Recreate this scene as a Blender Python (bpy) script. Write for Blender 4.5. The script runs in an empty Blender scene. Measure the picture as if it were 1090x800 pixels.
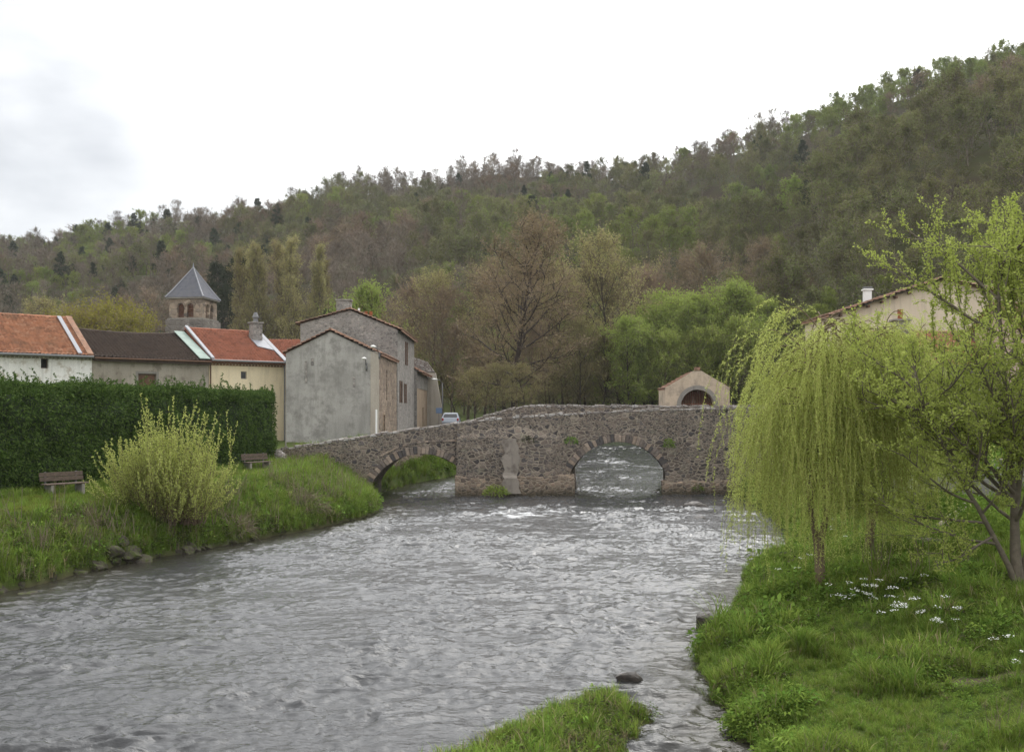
import bpy, math, random
import numpy as np
from mathutils import Vector, Matrix

# ------------------------------------------------------------------ camera, sky, sun, exposure
SC = bpy.context.scene
COL = SC.collection
CAM_H = 5.0
FPX = 1070.0
HOR = 440.0
cam_d = bpy.data.cameras.new("camera"); cam = bpy.data.objects.new("camera", cam_d); COL.objects.link(cam)
cam.location = (0, 0, CAM_H); cam.rotation_euler = (math.radians(90), 0, 0)
cam_d.sensor_fit = 'HORIZONTAL'; cam_d.sensor_width = 36.0; cam_d.lens = 36.0 * FPX / 1090.0
cam_d.shift_y = (HOR - 400.0) / 1090.0
cam_d.clip_start = 0.1; cam_d.clip_end = 5000.0
SC.camera = cam

SUN_EL, SUN_AZ = math.radians(52), math.radians(20)     # high, ahead of the camera, behind the cloud
world = bpy.data.worlds.new("World"); SC.world = world; world.use_nodes = True
wt = world.node_tree; wt.nodes.clear()
def wn(t, **k):
    n = wt.nodes.new(t)
    for a, b in k.items(): setattr(n, a, b)
    return n
sky = wn('ShaderNodeTexSky', sky_type='NISHITA', sun_disc=False, sun_elevation=SUN_EL, sun_rotation=SUN_AZ)
bg_sky = wn('ShaderNodeBackground'); bg_sky.inputs['Strength'].default_value = 0.1
wt.links.new(sky.outputs[0], bg_sky.inputs[0])
tcw = wn('ShaderNodeTexCoord')
mpw = wn('ShaderNodeMapping'); mpw.inputs['Scale'].default_value = (1.0, 1.0, 2.2); mpw.inputs['Location'].default_value = (3.1, 0.4, 0.2)
wt.links.new(tcw.outputs['Generated'], mpw.inputs[0])
nzw = wn('ShaderNodeTexNoise'); nzw.inputs['Scale'].default_value = 3.0; nzw.inputs['Detail'].default_value = 7.0; nzw.inputs['Roughness'].default_value = 0.5
wt.links.new(mpw.outputs[0], nzw.inputs['Vector'])
def grey_bank(direction, lo, hi):
    d = Vector(direction).normalized()
    vm = wn('ShaderNodeVectorMath', operation='DOT_PRODUCT'); vm.inputs[1].default_value = d
    wt.links.new(tcw.outputs['Generated'], vm.inputs[0])
    mr = wn('ShaderNodeMapRange', interpolation_type='SMOOTHSTEP')
    mr.inputs['From Min'].default_value = lo; mr.inputs['From Max'].default_value = hi
    wt.links.new(vm.outputs['Value'], mr.inputs['Value'])
    return mr.outputs[0]
g1 = grey_bank((-0.55, 1, 0.17), 0.93, 1.0)      # the greyer bank low over the left skyline
g2 = grey_bank((-0.245, 1, 0.425), 0.9968, 1.0)     # a small grey patch high up
g3 = grey_bank((-0.50, 1, 0.36), 0.985, 1.0)
def wmath(op, a, b):
    m = wn('ShaderNodeMath', operation=op)
    for i, v in enumerate((a, b)):
        if isinstance(v, float): m.inputs[i].default_value = v
        else: wt.links.new(v, m.inputs[i])
    return m.outputs[0]
gm = wmath('ADD', wmath('MULTIPLY', g1, 0.85), wmath('ADD', wmath("MULTIPLY", g2, 0.85), wmath('MULTIPLY', g3, 0.35)))
nr = wn('ShaderNodeMapRange'); nr.inputs['From Min'].default_value = 0.36; nr.inputs['From Max'].default_value = 0.66
wt.links.new(nzw.outputs['Fac'], nr.inputs['Value'])
gfac = wmath('MULTIPLY', gm, wmath('ADD', wmath('MULTIPLY', nr.outputs[0], 0.66), 0.30))
crw = wn('ShaderNodeValToRGB')
e = crw.color_ramp.elements
e[0].position = 0.0; e[0].color = (0.86, 0.86, 0.855, 1)
e[1].position = 1.0; e[1].color = (0.22, 0.238, 0.268, 1)
wt.links.new(gfac, crw.inputs[0])
bg_cl = wn('ShaderNodeBackground'); bg_cl.inputs['Strength'].default_value = 1.06
sd = wn('ShaderNodeVectorMath', operation='DOT_PRODUCT'); sd.inputs[1].default_value = (math.sin(SUN_AZ) * math.cos(SUN_EL), math.cos(SUN_AZ) * math.cos(SUN_EL), math.sin(SUN_EL))
wt.links.new(tcw.outputs['Generated'], sd.inputs[0])
sg = wn('ShaderNodeMapRange', interpolation_type='SMOOTHSTEP'); sg.inputs['From Min'].default_value = 0.62; sg.inputs['From Max'].default_value = 1.0; sg.inputs['To Min'].default_value = 1.0; sg.inputs['To Max'].default_value = 2.25      # the cloud glows round the hidden sun
wt.links.new(sd.outputs['Value'], sg.inputs['Value'])
glow = wn('ShaderNodeVectorMath', operation='SCALE'); wt.links.new(crw.outputs[0], glow.inputs[0]); wt.links.new(sg.outputs[0], glow.inputs['Scale'])
wt.links.new(glow.outputs[0], bg_cl.inputs[0])
mixw = wn('ShaderNodeMixShader'); mixw.inputs[0].default_value = 0.93
wt.links.new(bg_sky.outputs[0], mixw.inputs[1]); wt.links.new(bg_cl.outputs[0], mixw.inputs[2])
wout = wn('ShaderNodeOutputWorld'); wt.links.new(mixw.outputs[0], wout.inputs[0])

sun_d = bpy.data.lights.new("sun", 'SUN'); sun_d.energy = 0.8; sun_d.angle = math.radians(28); sun_d.color = (1.0, 0.97, 0.92)
sun = bpy.data.objects.new("sun", sun_d); COL.objects.link(sun)
sdir = Vector((math.sin(SUN_AZ) * math.cos(SUN_EL), math.cos(SUN_AZ) * math.cos(SUN_EL), math.sin(SUN_EL)))
sun.rotation_euler = sdir.to_track_quat('Z', 'Y').to_euler(); sun.location = (0, 0, 300)

vs = SC.view_settings
vs.view_transform = 'Standard'; vs.look = 'None'; vs.gamma = 1.0; vs.exposure = 0.77; vs.use_curve_mapping = False
SC.render.engine = 'CYCLES'
cy = SC.cycles
cy.max_bounces = 5; cy.diffuse_bounces = 2; cy.glossy_bounces = 2; cy.transmission_bounces = 2; cy.transparent_max_bounces = 4
cy.sample_clamp_indirect = 4.0
cy.use_denoising = True
try: cy.denoiser = 'OPENIMAGEDENOISE'; cy.denoising_input_passes = 'RGB_ALBEDO_NORMAL'; cy.denoising_prefilter = 'ACCURATE'
except Exception: pass

# ------------------------------------------------------------------ helpers
def at(px, py, D):
    """the real point that stands D metres ahead where the photograph has it"""
    return Vector(((px - 545.0) / FPX * D, D, CAM_H - (py - HOR) / FPX * D))

_perm = {}
def vnoise(x, y, seed=0):
    if seed not in _perm:
        _perm[seed] = np.random.default_rng(1000 + seed).random((256, 256))
    T = _perm[seed]
    x = np.asarray(x, float); y = np.asarray(y, float)
    xi = np.floor(x).astype(int); yi = np.floor(y).astype(int)
    fx = x - xi; fy = y - yi
    fx = fx * fx * fx * (fx * (fx * 6 - 15) + 10); fy = fy * fy * fy * (fy * (fy * 6 - 15) + 10)
    a = T[xi & 255, yi & 255]; b = T[(xi + 1) & 255, yi & 255]; c = T[xi & 255, (yi + 1) & 255]; d = T[(xi + 1) & 255, (yi + 1) & 255]
    return (a * (1 - fx) + b * fx) * (1 - fy) + (c * (1 - fx) + d * fx) * fy - 0.5
def fbm(x, y, seed=0, octv=4, gain=0.5):
    s = 0; a = 1.0; x = np.asarray(x, float); y = np.asarray(y, float)
    for i in range(octv):
        s = s + a * vnoise(x * 2 ** i + 17.3 * i, y * 2 ** i - 9.1 * i, seed + i); a *= gain
    return s
def sstep(a, b, x):
    t = np.clip((np.asarray(x, float) - a) / (b - a), 0, 1); return t * t * (3 - 2 * t)

ORG = {}
def link_mesh(name, me, parent=None, mat=None, org=None):
    ob = bpy.data.objects.new(name, me); COL.objects.link(ob)
    if mat is not None:
        for m in (mat if isinstance(mat, (list, tuple)) else [mat]): me.materials.append(m)
    if parent is not None: ob.parent = parent; ORG[ob.name] = ORG.get(parent.name, Vector((0, 0, 0)))
    elif org is not None: ob.location = org; ORG[ob.name] = Vector(org)
    return ob
def np_mesh(name, V, faces, smooth=False, mi=None):
    """faces: array (M,4) or (M,3), or a list of such arrays"""
    me = bpy.data.meshes.new(name)
    V = np.asarray(V, np.float32)
    fl = faces if isinstance(faces, list) else [faces]
    fl = [np.asarray(f, np.int32) for f in fl if len(f)]
    me.vertices.add(len(V)); me.vertices.foreach_set("co", V.ravel())
    nl = sum(f.size for f in fl); npoly = sum(len(f) for f in fl)
    me.loops.add(nl); me.polygons.add(npoly)
    me.loops.foreach_set("vertex_index", np.concatenate([f.ravel() for f in fl]))
    tot = np.concatenate([np.full(len(f), f.shape[1], np.int32) for f in fl])
    st = np.concatenate([[0], np.cumsum(tot)[:-1]]).astype(np.int32)
    me.polygons.foreach_set("loop_start", st)
    try: me.polygons.foreach_set("loop_total", tot)
    except Exception: pass
    if mi is not None: me.polygons.foreach_set("material_index", np.asarray(mi, np.int32))
    if smooth: me.polygons.foreach_set("use_smooth", np.ones(npoly, bool))
    me.update(calc_edges=True); me.validate()
    return me
class MB:
    def __init__(s): s.v = []; s.f = []
    def add(s, vs_, fs):
        n = len(s.v); s.v += [tuple(p) for p in vs_]; s.f += [tuple(i + n for i in f) for f in fs]; return s
    def poly(s, *p): return s.add(p, [tuple(range(len(p)))])
    def hexa(s, p):       # 8 points: bottom 4 ccw, top 4 ccw
        return s.add(p, [(3, 2, 1, 0), (4, 5, 6, 7), (0, 1, 5, 4), (1, 2, 6, 5), (2, 3, 7, 6), (3, 0, 4, 7)])
    def box(s, c, size, ax=None, ay=None):
        c = Vector(c); ax = Vector(ax).normalized() if ax else Vector((1, 0, 0)); 
        ay = Vector(ay).normalized() if ay else Vector((-ax.y, ax.x, 0)).normalized()
        az = ax.cross(ay); hx, hy, hz = size[0] / 2, size[1] / 2, size[2] / 2
        P = [c + ax * (sx * hx) + ay * (sy * hy) + az * (sz * hz) for sz in (-1, 1) for sx, sy in ((-1, -1), (1, -1), (1, 1), (-1, 1))]
        return s.hexa(P)
    def prism(s, pts, d):   # polygon pts extruded by d
        d = Vector(d); n = len(pts); P = [Vector(p) for p in pts]; Q = [p + d for p in P]
        fs = [tuple(range(n))[::-1], tuple(range(n, 2 * n))] + [(i, (i + 1) % n, n + (i + 1) % n, n + i) for i in range(n)]
        return s.add(P + Q, fs)
    def tube(s, pts, radii, k=8, cap=True):
        pts = [Vector(p) for p in pts]
        if isinstance(radii, (int, float)): radii = [radii] * len(pts)
        ring = []
        for i, p in enumerate(pts):
            d = (pts[min(i + 1, len(pts) - 1)] - pts[max(i - 1, 0)]).normalized()
            u = d.orthogonal().normalized() if abs(d.z) > 0.999 else d.cross(Vector((0, 0, 1))).normalized()
            w = d.cross(u)
            ring += [p + (u * math.cos(2 * math.pi * j / k) + w * math.sin(2 * math.pi * j / k)) * radii[i] for j in range(k)]
        fs = [(i * k + j, i * k + (j + 1) % k, (i + 1) * k + (j + 1) % k, (i + 1) * k + j) for i in range(len(pts) - 1) for j in range(k)]
        if cap: fs += [tuple(range(k))[::-1], tuple(range((len(pts) - 1) * k, len(pts) * k))]
        return s.add(ring, fs)
    def build(s, name, mat, parent=None, smooth=False, org=None, bevel=0):
        o = ORG.get(parent.name, Vector((0, 0, 0))) if parent is not None else Vector(org or (0, 0, 0))
        me = bpy.data.meshes.new(name)
        me.from_pydata([(p[0] - o[0], p[1] - o[1], p[2] - o[2]) for p in s.v], [], s.f)
        if smooth: me.polygons.foreach_set("use_smooth", [True] * len(me.polygons))
        me.update()
        ob = link_mesh(name, me, parent, mat, org)
        if bevel:
            b = ob.modifiers.new("bevel", 'BEVEL'); b.width = bevel; b.segments = 2; b.limit_method = 'ANGLE'
        return ob
def tag(o, label=None, cat=None, group=None, kind=None):
    for k, v in (('label', label), ('category', cat), ('group', group), ('kind', kind)):
        if v: o[k] = v
    return o
def thing(name, loc, label, cat, group=None):
    o = bpy.data.objects.new(name, None); COL.objects.link(o); o.location = loc; o.empty_display_size = 0.2
    ORG[o.name] = Vector(loc); return tag(o, label, cat, group)
KIDS = {}
def copy_tree(o, parent=None):
    c = o.copy(); COL.objects.link(c)
    if parent is not None: c.parent = parent
    for ch in KIDS.get(o.name, ()): copy_tree(ch, c)
    return c

# ------------------------------------------------------------------ materials
class NT:
    def __init__(s, name):
        s.m = bpy.data.materials.new(name); s.m.use_nodes = True; s.t = s.m.node_tree; s.t.nodes.clear()
        s.out = s.n('ShaderNodeOutputMaterial'); s._c = None
    def n(s, t, **k):
        x = s.t.nodes.new(t)
        for a, b in k.items(): setattr(x, a, b)
        return x
    def l(s, a, b): s.t.links.new(a, b)
    def put(s, sock, v):
        if hasattr(v, 'is_output') or isinstance(v, bpy.types.NodeSocket): s.l(v, sock)
        else:
            if sock.type == 'RGBA' and len(v) == 3: v = (*v, 1)
            sock.default_value = v
    def co(s, kind='Object'):
        if s._c is None: s._c = s.n('ShaderNodeTexCoord')
        return s._c.outputs[kind]
    def map(s, vec, scale=(1, 1, 1), loc=(0, 0, 0)):
        m = s.n('ShaderNodeMapping'); s.l(vec, m.inputs[0]); m.inputs['Scale'].default_value = scale; m.inputs['Location'].default_value = loc; return m.outputs[0]
    def noise(s, vec, scale, detail=4, rough=0.55, out='Fac'):
        m = s.n('ShaderNodeTexNoise'); s.l(vec, m.inputs['Vector']); m.inputs['Scale'].default_value = scale; m.inputs['Detail'].default_value = detail; m.inputs['Roughness'].default_value = rough
        return m.outputs[out]
    def voro(s, vec, scale, feature='F1', out='Color', rnd=1.0):
        m = s.n('ShaderNodeTexVoronoi', feature=feature); s.l(vec, m.inputs['Vector']); m.inputs['Scale'].default_value = scale; m.inputs['Randomness'].default_value = rnd
        return m.outputs[out]
    def ramp(s, fac, stops, interp='LINEAR'):
        r = s.n('ShaderNodeValToRGB'); s.l(fac, r.inputs[0]); r.color_ramp.interpolation = interp
        el = r.color_ramp.elements
        while len(el) < len(stops): el.new(0.5)
        for e_, (p, c) in zip(el, stops): e_.position = p; e_.color = (c, c, c, 1) if isinstance(c, (int, float)) else (*c, 1)
        return r.outputs[0]
    def mix(s, f, a, b, mode='MIX'):
        m = s.n('ShaderNodeMix', data_type='RGBA', blend_type=mode)
        s.put(m.inputs[0], f); s.put(m.inputs[6], a); s.put(m.inputs[7], b); return m.outputs[2]
    def math(s, op, a, b=0.0):
        m = s.n('ShaderNodeMath', operation=op); s.put(m.inputs[0], a); s.put(m.inputs[1], b); return m.outputs[0]
    def mr(s, v, a, b, c=0.0, d=1.0):
        m = s.n('ShaderNodeMapRange'); s.put(m.inputs[0], v)
        for i, x in enumerate((a, b, c, d)): m.inputs[i + 1].default_value = x
        return m.outputs[0]
    def attr(s, name, out='Fac'):
        m = s.n('ShaderNodeAttribute', attribute_name=name); return m.outputs[out]
    def bump(s, h, strength=0.5, dist=0.05):
        m = s.n('ShaderNodeBump'); m.inputs['Strength'].default_value = strength; m.inputs['Distance'].default_value = dist; s.l(h, m.inputs['Height']); return m.outputs[0]
    def pbr(s, col, rough=0.85, normal=None, spec=0.3, metal=0.0):
        p = s.n('ShaderNodeBsdfPrincipled'); s.put(p.inputs['Base Color'], col); s.put(p.inputs['Roughness'], rough)
        p.inputs['Specular IOR Level'].default_value = spec; p.inputs['Metallic'].default_value = metal
        if normal is not None: s.l(normal, p.inputs['Normal'])
        s.l(p.outputs[0], s.out.inputs[0]); return p

def plain(name, col, rough=0.8, var=0.25, scale=6.0, spec=0.3, metal=0.0):
    t = NT(name); c = t.co()
    f = t.noise(c, scale, 5); g = t.noise(c, scale * 6, 3)
    k = t.math('ADD', t.math('MULTIPLY', f, 0.7), t.math('MULTIPLY', g, 0.3))
    col2 = t.ramp(k, [(0.3, tuple(x * (1 - var) for x in col)), (0.7, tuple(min(1, x * (1 + var)) for x in col))])
    t.pbr(col2, rough, t.bump(g, 0.2, 0.02), spec, metal); return t.m

def leaf_mat(name, cols, transl=0.25, obj_var=0.25, rough=0.6):
    """cols: ramp over the leaves; each tree shifts a little as a whole"""
    t = NT(name); geo = t.n('ShaderNodeNewGeometry'); oi = t.n('ShaderNodeObjectInfo')
    n = len(cols); base = t.ramp(geo.outputs['Random Per Island'], [(i / max(1, n - 1), c) for i, c in enumerate(cols)])
    hs = t.n('ShaderNodeHueSaturation'); t.l(base, hs.inputs['Color'])
    t.put(hs.inputs['Value'], t.mr(oi.outputs['Random'], 0, 1, 1 - obj_var, 1 + obj_var))
    t.put(hs.inputs['Hue'], t.mr(t.math('FRACT', t.math('MULTIPLY', oi.outputs['Random'], 7.13)), 0, 1, 0.5 - 0.05 * obj_var, 0.5 + 0.05 * obj_var))
    df = t.n('ShaderNodeBsdfDiffuse'); t.l(hs.outputs[0], df.inputs[0])
    if transl > 0:
        tr = t.n('ShaderNodeBsdfTranslucent'); t.l(hs.outputs[0], tr.inputs[0])
        mx = t.n('ShaderNodeMixShader'); mx.inputs[0].default_value = transl; t.l(df.outputs[0], mx.inputs[1]); t.l(tr.outputs[0], mx.inputs[2])
        t.l(mx.outputs[0], t.out.inputs[0])
    else: t.l(df.outputs[0], t.out.inputs[0])
    return t.m

def rubble(name, stones, mortar, scale=2.7, mort_w=0.06, lichen=None, squash=1.45, damp=None, bump=0.7, mixed=False):
    t = NT(name); c0 = t.co()
    wob = t.noise(c0, 3.0, 2, out='Color')
    add = t.n('ShaderNodeVectorMath', operation='MULTIPLY_ADD'); t.l(wob, add.inputs[0]); add.inputs[1].default_value = (0.16, 0.16, 0.12); t.l(c0, add.inputs[2])
    c = t.map(add.outputs[0], (1, 1, squash))
    if mixed:
        msk = t.mr(t.noise(c0, 0.8, 3, 0.6), 0.47, 0.53)
        cell = t.mix(msk, t.voro(c, scale * .8), t.voro(c, scale * 1.5))
        edge = t.math('ADD', t.math('MULTIPLY', t.voro(c, scale * .8, 'DISTANCE_TO_EDGE', 'Distance'), t.math('SUBTRACT', 1.0, msk)), t.math('MULTIPLY', t.voro(c, scale * 1.5, 'DISTANCE_TO_EDGE', 'Distance'), msk))
    else:
        cell = t.voro(c, scale); edge = t.voro(c, scale, 'DISTANCE_TO_EDGE', 'Distance')
    sep = t.n('ShaderNodeSeparateColor'); t.l(cell, sep.inputs[0])
    n = len(stones)
    sc_ = t.ramp(sep.outputs[0], [(i / (n - 1), s_) for i, s_ in enumerate(stones)], 'LINEAR')
    big = t.noise(c0, 0.55, 5, 0.6); fine = t.noise(c0, 26.0, 3, 0.7); mid = t.noise(c0, 5.5, 4, 0.6)
    sc_ = t.mix(1.0, sc_, t.ramp(fine, [(0.25, 0.6), (0.75, 1.35)]), 'MULTIPLY')
    em = t.math('ADD', edge, t.math('MULTIPLY', t.math('SUBTRACT', mid, 0.5), 0.10))
    mm = t.mr(em, mort_w * 0.5, mort_w * 1.5, 1.0, 0.0)
    col = t.mix(mm, sc_, t.mix(t.mr(big, 0.35, 0.65), mortar, tuple(x * 0.62 for x in mortar)))
    col = t.mix(1.0, col, t.ramp(big, [(0.28, 0.62), (0.72, 1.25)]), 'MULTIPLY')
    if lichen:
        lf = t.mr(t.noise(c0, 1.7, 6, 0.7), 0.56, 0.66)
        col = t.mix(t.math('MULTIPLY', lf, 0.55), col, lichen)
    if damp:       # the tide mark left by high water: a real dark weedy stain up to a wandering height
        sp = t.n('ShaderNodeSeparateXYZ'); geo = t.n('ShaderNodeNewGeometry'); t.l(geo.outputs['Position'], sp.inputs[0])
        h = t.math('ADD', sp.outputs[2], t.math('MULTIPLY', t.math('SUBTRACT', mid, 0.5), 0.7))
        col = t.mix(t.mr(h, damp[0], damp[1], 0.8, 0.0), col, damp[2])
    hgt = t.math('ADD', t.math('MULTIPLY', t.mr(em, 0.0, 0.16), 1.0), t.math('MULTIPLY', fine, 0.35))
    t.pbr(col, 0.92, t.bump(hgt, bump, 0.07), 0.2); return t.m

def render_wall(name, base, stain, spots=None, stones=None, sscale=0.5, streak=True, cut=(0.5, 0.68)):
    t = NT(name); c = t.co()
    a = t.noise(c, 0.35, 6, 0.62); b = t.noise(c, 1.6, 6, 0.65); f = t.noise(c, 22, 4, 0.7)
    col = t.mix(t.mr(a, 0.36, 0.64), base, stain)
    st = t.noise(t.map(c, (2.2, 2.2, 0.22)), 1.5, 5, 0.6)
    if streak: col = t.mix(t.math('MULTIPLY', t.mr(st, 0.5, 0.72), 0.45), col, tuple(x * 0.55 for x in stain))
    if spots: col = t.mix(t.math('MULTIPLY', t.mr(b, *cut), 0.85), col, spots)
    if stones:
        v = t.voro(t.map(c, (1, 1, 1.4)), 3.0); ed = t.voro(t.map(c, (1, 1, 1.4)), 3.0, 'DISTANCE_TO_EDGE', 'Distance')
        sp = t.n('ShaderNodeSeparateColor'); t.l(v, sp.inputs[0])
        scol = t.mix(t.mr(ed, 0.03, 0.09, 1, 0), t.ramp(sp.outputs[0], [(0, stones[0]), (1, stones[1])]), stones[2])
        msk = t.mr(t.noise(c, sscale, 5, 0.6), 0.50, 0.56)
        col = t.mix(msk, col, scol)
    col = t.mix(1.0, col, t.ramp(f, [(0.25, 0.82), (0.75, 1.16)]), 'MULTIPLY')
    t.pbr(col, 0.93, t.bump(t.math('ADD', b, t.math('MULTIPLY', f, 0.3)), 0.35, 0.05), 0.15); return t.m

def tile_mat(name, cols, grime):
    t = NT(name); c = t.co()
    v = t.voro(c, 3.9); sp = t.n('ShaderNodeSeparateColor'); t.l(v, sp.inputs[0])
    col = t.ramp(sp.outputs[1], [(i / (len(cols) - 1), k) for i, k in enumerate(cols)])
    col = t.mix(t.math('MULTIPLY', t.mr(t.noise(c, 0.8, 6, 0.65), 0.48, 0.70), 0.7), col, grime)
    t.pbr(col, 0.85, t.bump(t.noise(c, 18, 3), 0.25, 0.02), 0.2); return t.m

def stone_each(name, cols, rough=0.92):      # cut stones: each one its own tone
    t = NT(name); geo = t.n('ShaderNodeNewGeometry'); c = t.co(); f = t.noise(c, 22, 5, 0.7); b = t.noise(c, 4, 4, 0.6)
    col = t.ramp(geo.outputs['Random Per Island'], [(i / (len(cols) - 1), k) for i, k in enumerate(cols)], 'CONSTANT')
    col = t.mix(1.0, col, t.ramp(f, [(0.25, 0.6), (0.75, 1.35)]), 'MULTIPLY'); col = t.mix(1.0, col, t.ramp(b, [(0.3, 0.75), (0.7, 1.2)]), 'MULTIPLY')
    t.pbr(col, rough, t.bump(f, 0.5, 0.04), 0.2); return t.m
M = {}
dark_stones = [(0.045, 0.04, 0.042), (0.18, 0.144, 0.12), (0.075, 0.066, 0.066), (0.245, 0.196, 0.158), (0.13, 0.117, 0.113), (0.055, 0.049, 0.05), (0.29, 0.24, 0.20), (0.145, 0.115, 0.098)]
M['bridge'] = rubble('bridge_rubble', dark_stones, (0.385, 0.328, 0.262), 3.4, 0.085, lichen=(0.24, 0.225, 0.17), damp=(0.1, 0.6, (0.035, 0.033, 0.02)), squash=1.7, mixed=True)
M['plinth'] = rubble('plinth_rubble', [(0.24, 0.185, 0.145), (0.10, 0.082, 0.072), (0.36, 0.27, 0.2), (0.17, 0.13, 0.10), (0.35, 0.275, 0.21)], (0.40, 0.33, 0.255), 3.4, 0.085, damp=(0.12, 0.6, (0.04, 0.036, 0.022)))
M['voussoir'] = rubble('voussoir_stone', [(0.16, 0.135, 0.125), (0.27, 0.21, 0.175), (0.11, 0.098, 0.096), (0.32, 0.245, 0.20)], (0.3, 0.24, 0.19), 1.6, 0.02)
M['coping'] = rubble('coping_stone', [(0.26, 0.235, 0.215), (0.36, 0.34, 0.32), (0.19, 0.165, 0.15), (0.44, 0.42, 0.40)], (0.22, 0.18, 0.15), 2.6, 0.06, lichen=(0.33, 0.32, 0.28))
M['house_stone'] = rubble('house_stone', [(0.25, 0.235, 0.22), (0.34, 0.32, 0.295), (0.19, 0.175, 0.165), (0.40, 0.365, 0.33), (0.30, 0.28, 0.262)], (0.40, 0.375, 0.345), 4.2, 0.08, lichen=(0.36, 0.345, 0.32))
M['tan_stone'] = rubble('tan_stone', [(0.24, 0.18, 0.135), (0.34, 0.26, 0.20), (0.17, 0.13, 0.105), (0.40, 0.31, 0.24)], (0.36, 0.30, 0.23), 2.4, 0.06)
M['tower_stone'] = rubble('tower_stone', [(0.22, 0.17, 0.13), (0.38, 0.30, 0.23), (0.13, 0.11, 0.095), (0.46, 0.37, 0.29)], (0.36, 0.29, 0.22), 1.5, 0.05)
M['tower_grey'] = rubble('tower_grey_stone', [(0.19, 0.17, 0.15), (0.25, 0.225, 0.205), (0.15, 0.135, 0.12)], (0.24, 0.21, 0.18), 1.5, 0.04)
M['grey_render'] = render_wall('grey_render', (0.40, 0.385, 0.36), (0.30, 0.288, 0.268), (0.215, 0.205, 0.19), cut=(0.47, 0.66))
M['light_render'] = render_wall('light_render', (0.44, 0.40, 0.34), (0.36, 0.32, 0.27))
M['white_render'] = render_wall('white_render', (0.80, 0.79, 0.77), (0.66, 0.65, 0.62), (0.40, 0.35, 0.29), cut=(0.53, 0.64))
M['dull_render'] = render_wall('dull_render', (0.38, 0.345, 0.29), (0.29, 0.26, 0.215), (0.19, 0.165, 0.135), cut=(0.52, 0.64))
M['cream_render'] = render_wall('cream_render', (0.80, 0.69, 0.49), (0.75, 0.64, 0.45), (0.62, 0.52, 0.36), cut=(0.62, 0.75))
M['beige_render'] = render_wall('beige_render', (0.66, 0.56, 0.44), (0.60, 0.50, 0.39), (0.5, 0.42, 0.33), cut=(0.62, 0.75))
M['pinkish_render'] = render_wall('pinkish_render', (0.56, 0.43, 0.35), (0.5, 0.38, 0.31), (0.4, 0.3, 0.25))
M['tan_render'] = render_wall('tan_render', (0.40, 0.31, 0.225), (0.33, 0.255, 0.185), (0.26, 0.2, 0.15))
M['chapel_render'] = render_wall('chapel_render', (0.52, 0.425, 0.325), (0.42, 0.34, 0.262), (0.30, 0.25, 0.20), cut=(0.49, 0.64))
M['grey_stone'] = render_wall('dressed_grey_stone', (0.27, 0.25, 0.225), (0.21, 0.195, 0.175))
M['mortar'] = render_wall('mortar_patch', (0.30, 0.265, 0.23), (0.21, 0.185, 0.16), (0.13, 0.11, 0.095), cut=(0.50, 0.62))
M['tile_orange'] = tile_mat('orange_roof_tiles', [(0.33, 0.145, 0.08), (0.43, 0.20, 0.115), (0.25, 0.115, 0.07), (0.47, 0.25, 0.155)], (0.19, 0.115, 0.075))
M['tile_red'] = tile_mat('red_roof_tiles', [(0.29, 0.11, 0.066), (0.35, 0.14, 0.09), (0.23, 0.09, 0.058)], (0.19, 0.085, 0.06))
M['tile_brown'] = tile_mat('brown_roof_tiles', [(0.055, 0.040, 0.033), (0.075, 0.055, 0.044), (0.065, 0.048, 0.038)], (0.045, 0.036, 0.03))
M['tile_old'] = tile_mat('old_roof_tiles', [(0.24, 0.13, 0.085), (0.32, 0.19, 0.13), (0.18, 0.11, 0.08)], (0.15, 0.11, 0.08))
M['slate'] = tile_mat('slate', [(0.105, 0.108, 0.125), (0.125, 0.127, 0.145), (0.09, 0.093, 0.108)], (0.12, 0.12, 0.125))
M['zinc'] = plain('zinc', (0.27, 0.275, 0.30), 0.5, 0.12, 3)
M['green_zinc'] = plain('green_flashing', (0.24, 0.31, 0.27), 0.6, 0.25, 2)
M['white_paint'] = plain('white_paint', (0.78, 0.78, 0.76), 0.5, 0.06)
M['shutter'] = plain('brown_wood', (0.115, 0.062, 0.038), 0.7, 0.3, 8)
M['louvre'] = plain('red_brown_wood', (0.15, 0.07, 0.045), 0.7, 0.3, 8)
M['old_wood'] = plain('weathered_wood', (0.125, 0.095, 0.075), 0.85, 0.35, 7)
M['concrete'] = plain('concrete', (0.3, 0.28, 0.25), 0.9, 0.2)
M['dark'] = plain('dark_interior', (0.012, 0.011, 0.010), 0.9, 0.1)
M['metal'] = plain('grey_metal', (0.16, 0.16, 0.165), 0.5, 0.15, 6, 0.5)
M['terracotta'] = plain('terracotta', (0.42, 0.15, 0.075), 0.8, 0.2)
M['road'] = plain('road_asphalt', (0.10, 0.095, 0.088), 0.9, 0.25, 2)
M['glass'] = plain('window_glass', (0.03, 0.033, 0.036), 0.12, 0.1, 2, 0.6)
M['carpaint'] = plain('silver_car_paint', (0.36, 0.40, 0.46), 0.3, 0.03, 2, 0.6)
M['rubber'] = plain('black_rubber', (0.02, 0.02, 0.02), 0.8, 0.1)
M['red_lamp'] = plain('red_lens', (0.35, 0.02, 0.02), 0.3, 0.1)
M['blue_sign'] = plain('blue_enamel', (0.13, 0.19, 0.30), 0.5, 0.06)
M['bark'] = plain('bark', (0.14, 0.118, 0.09), 0.9, 0.35, 9)
M['willow_bark'] = plain('willow_bark', (0.155, 0.115, 0.075), 0.9, 0.35, 12)
M['dark_bark'] = plain('dark_bark', (0.055, 0.042, 0.034), 0.9, 0.35, 9)
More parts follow.
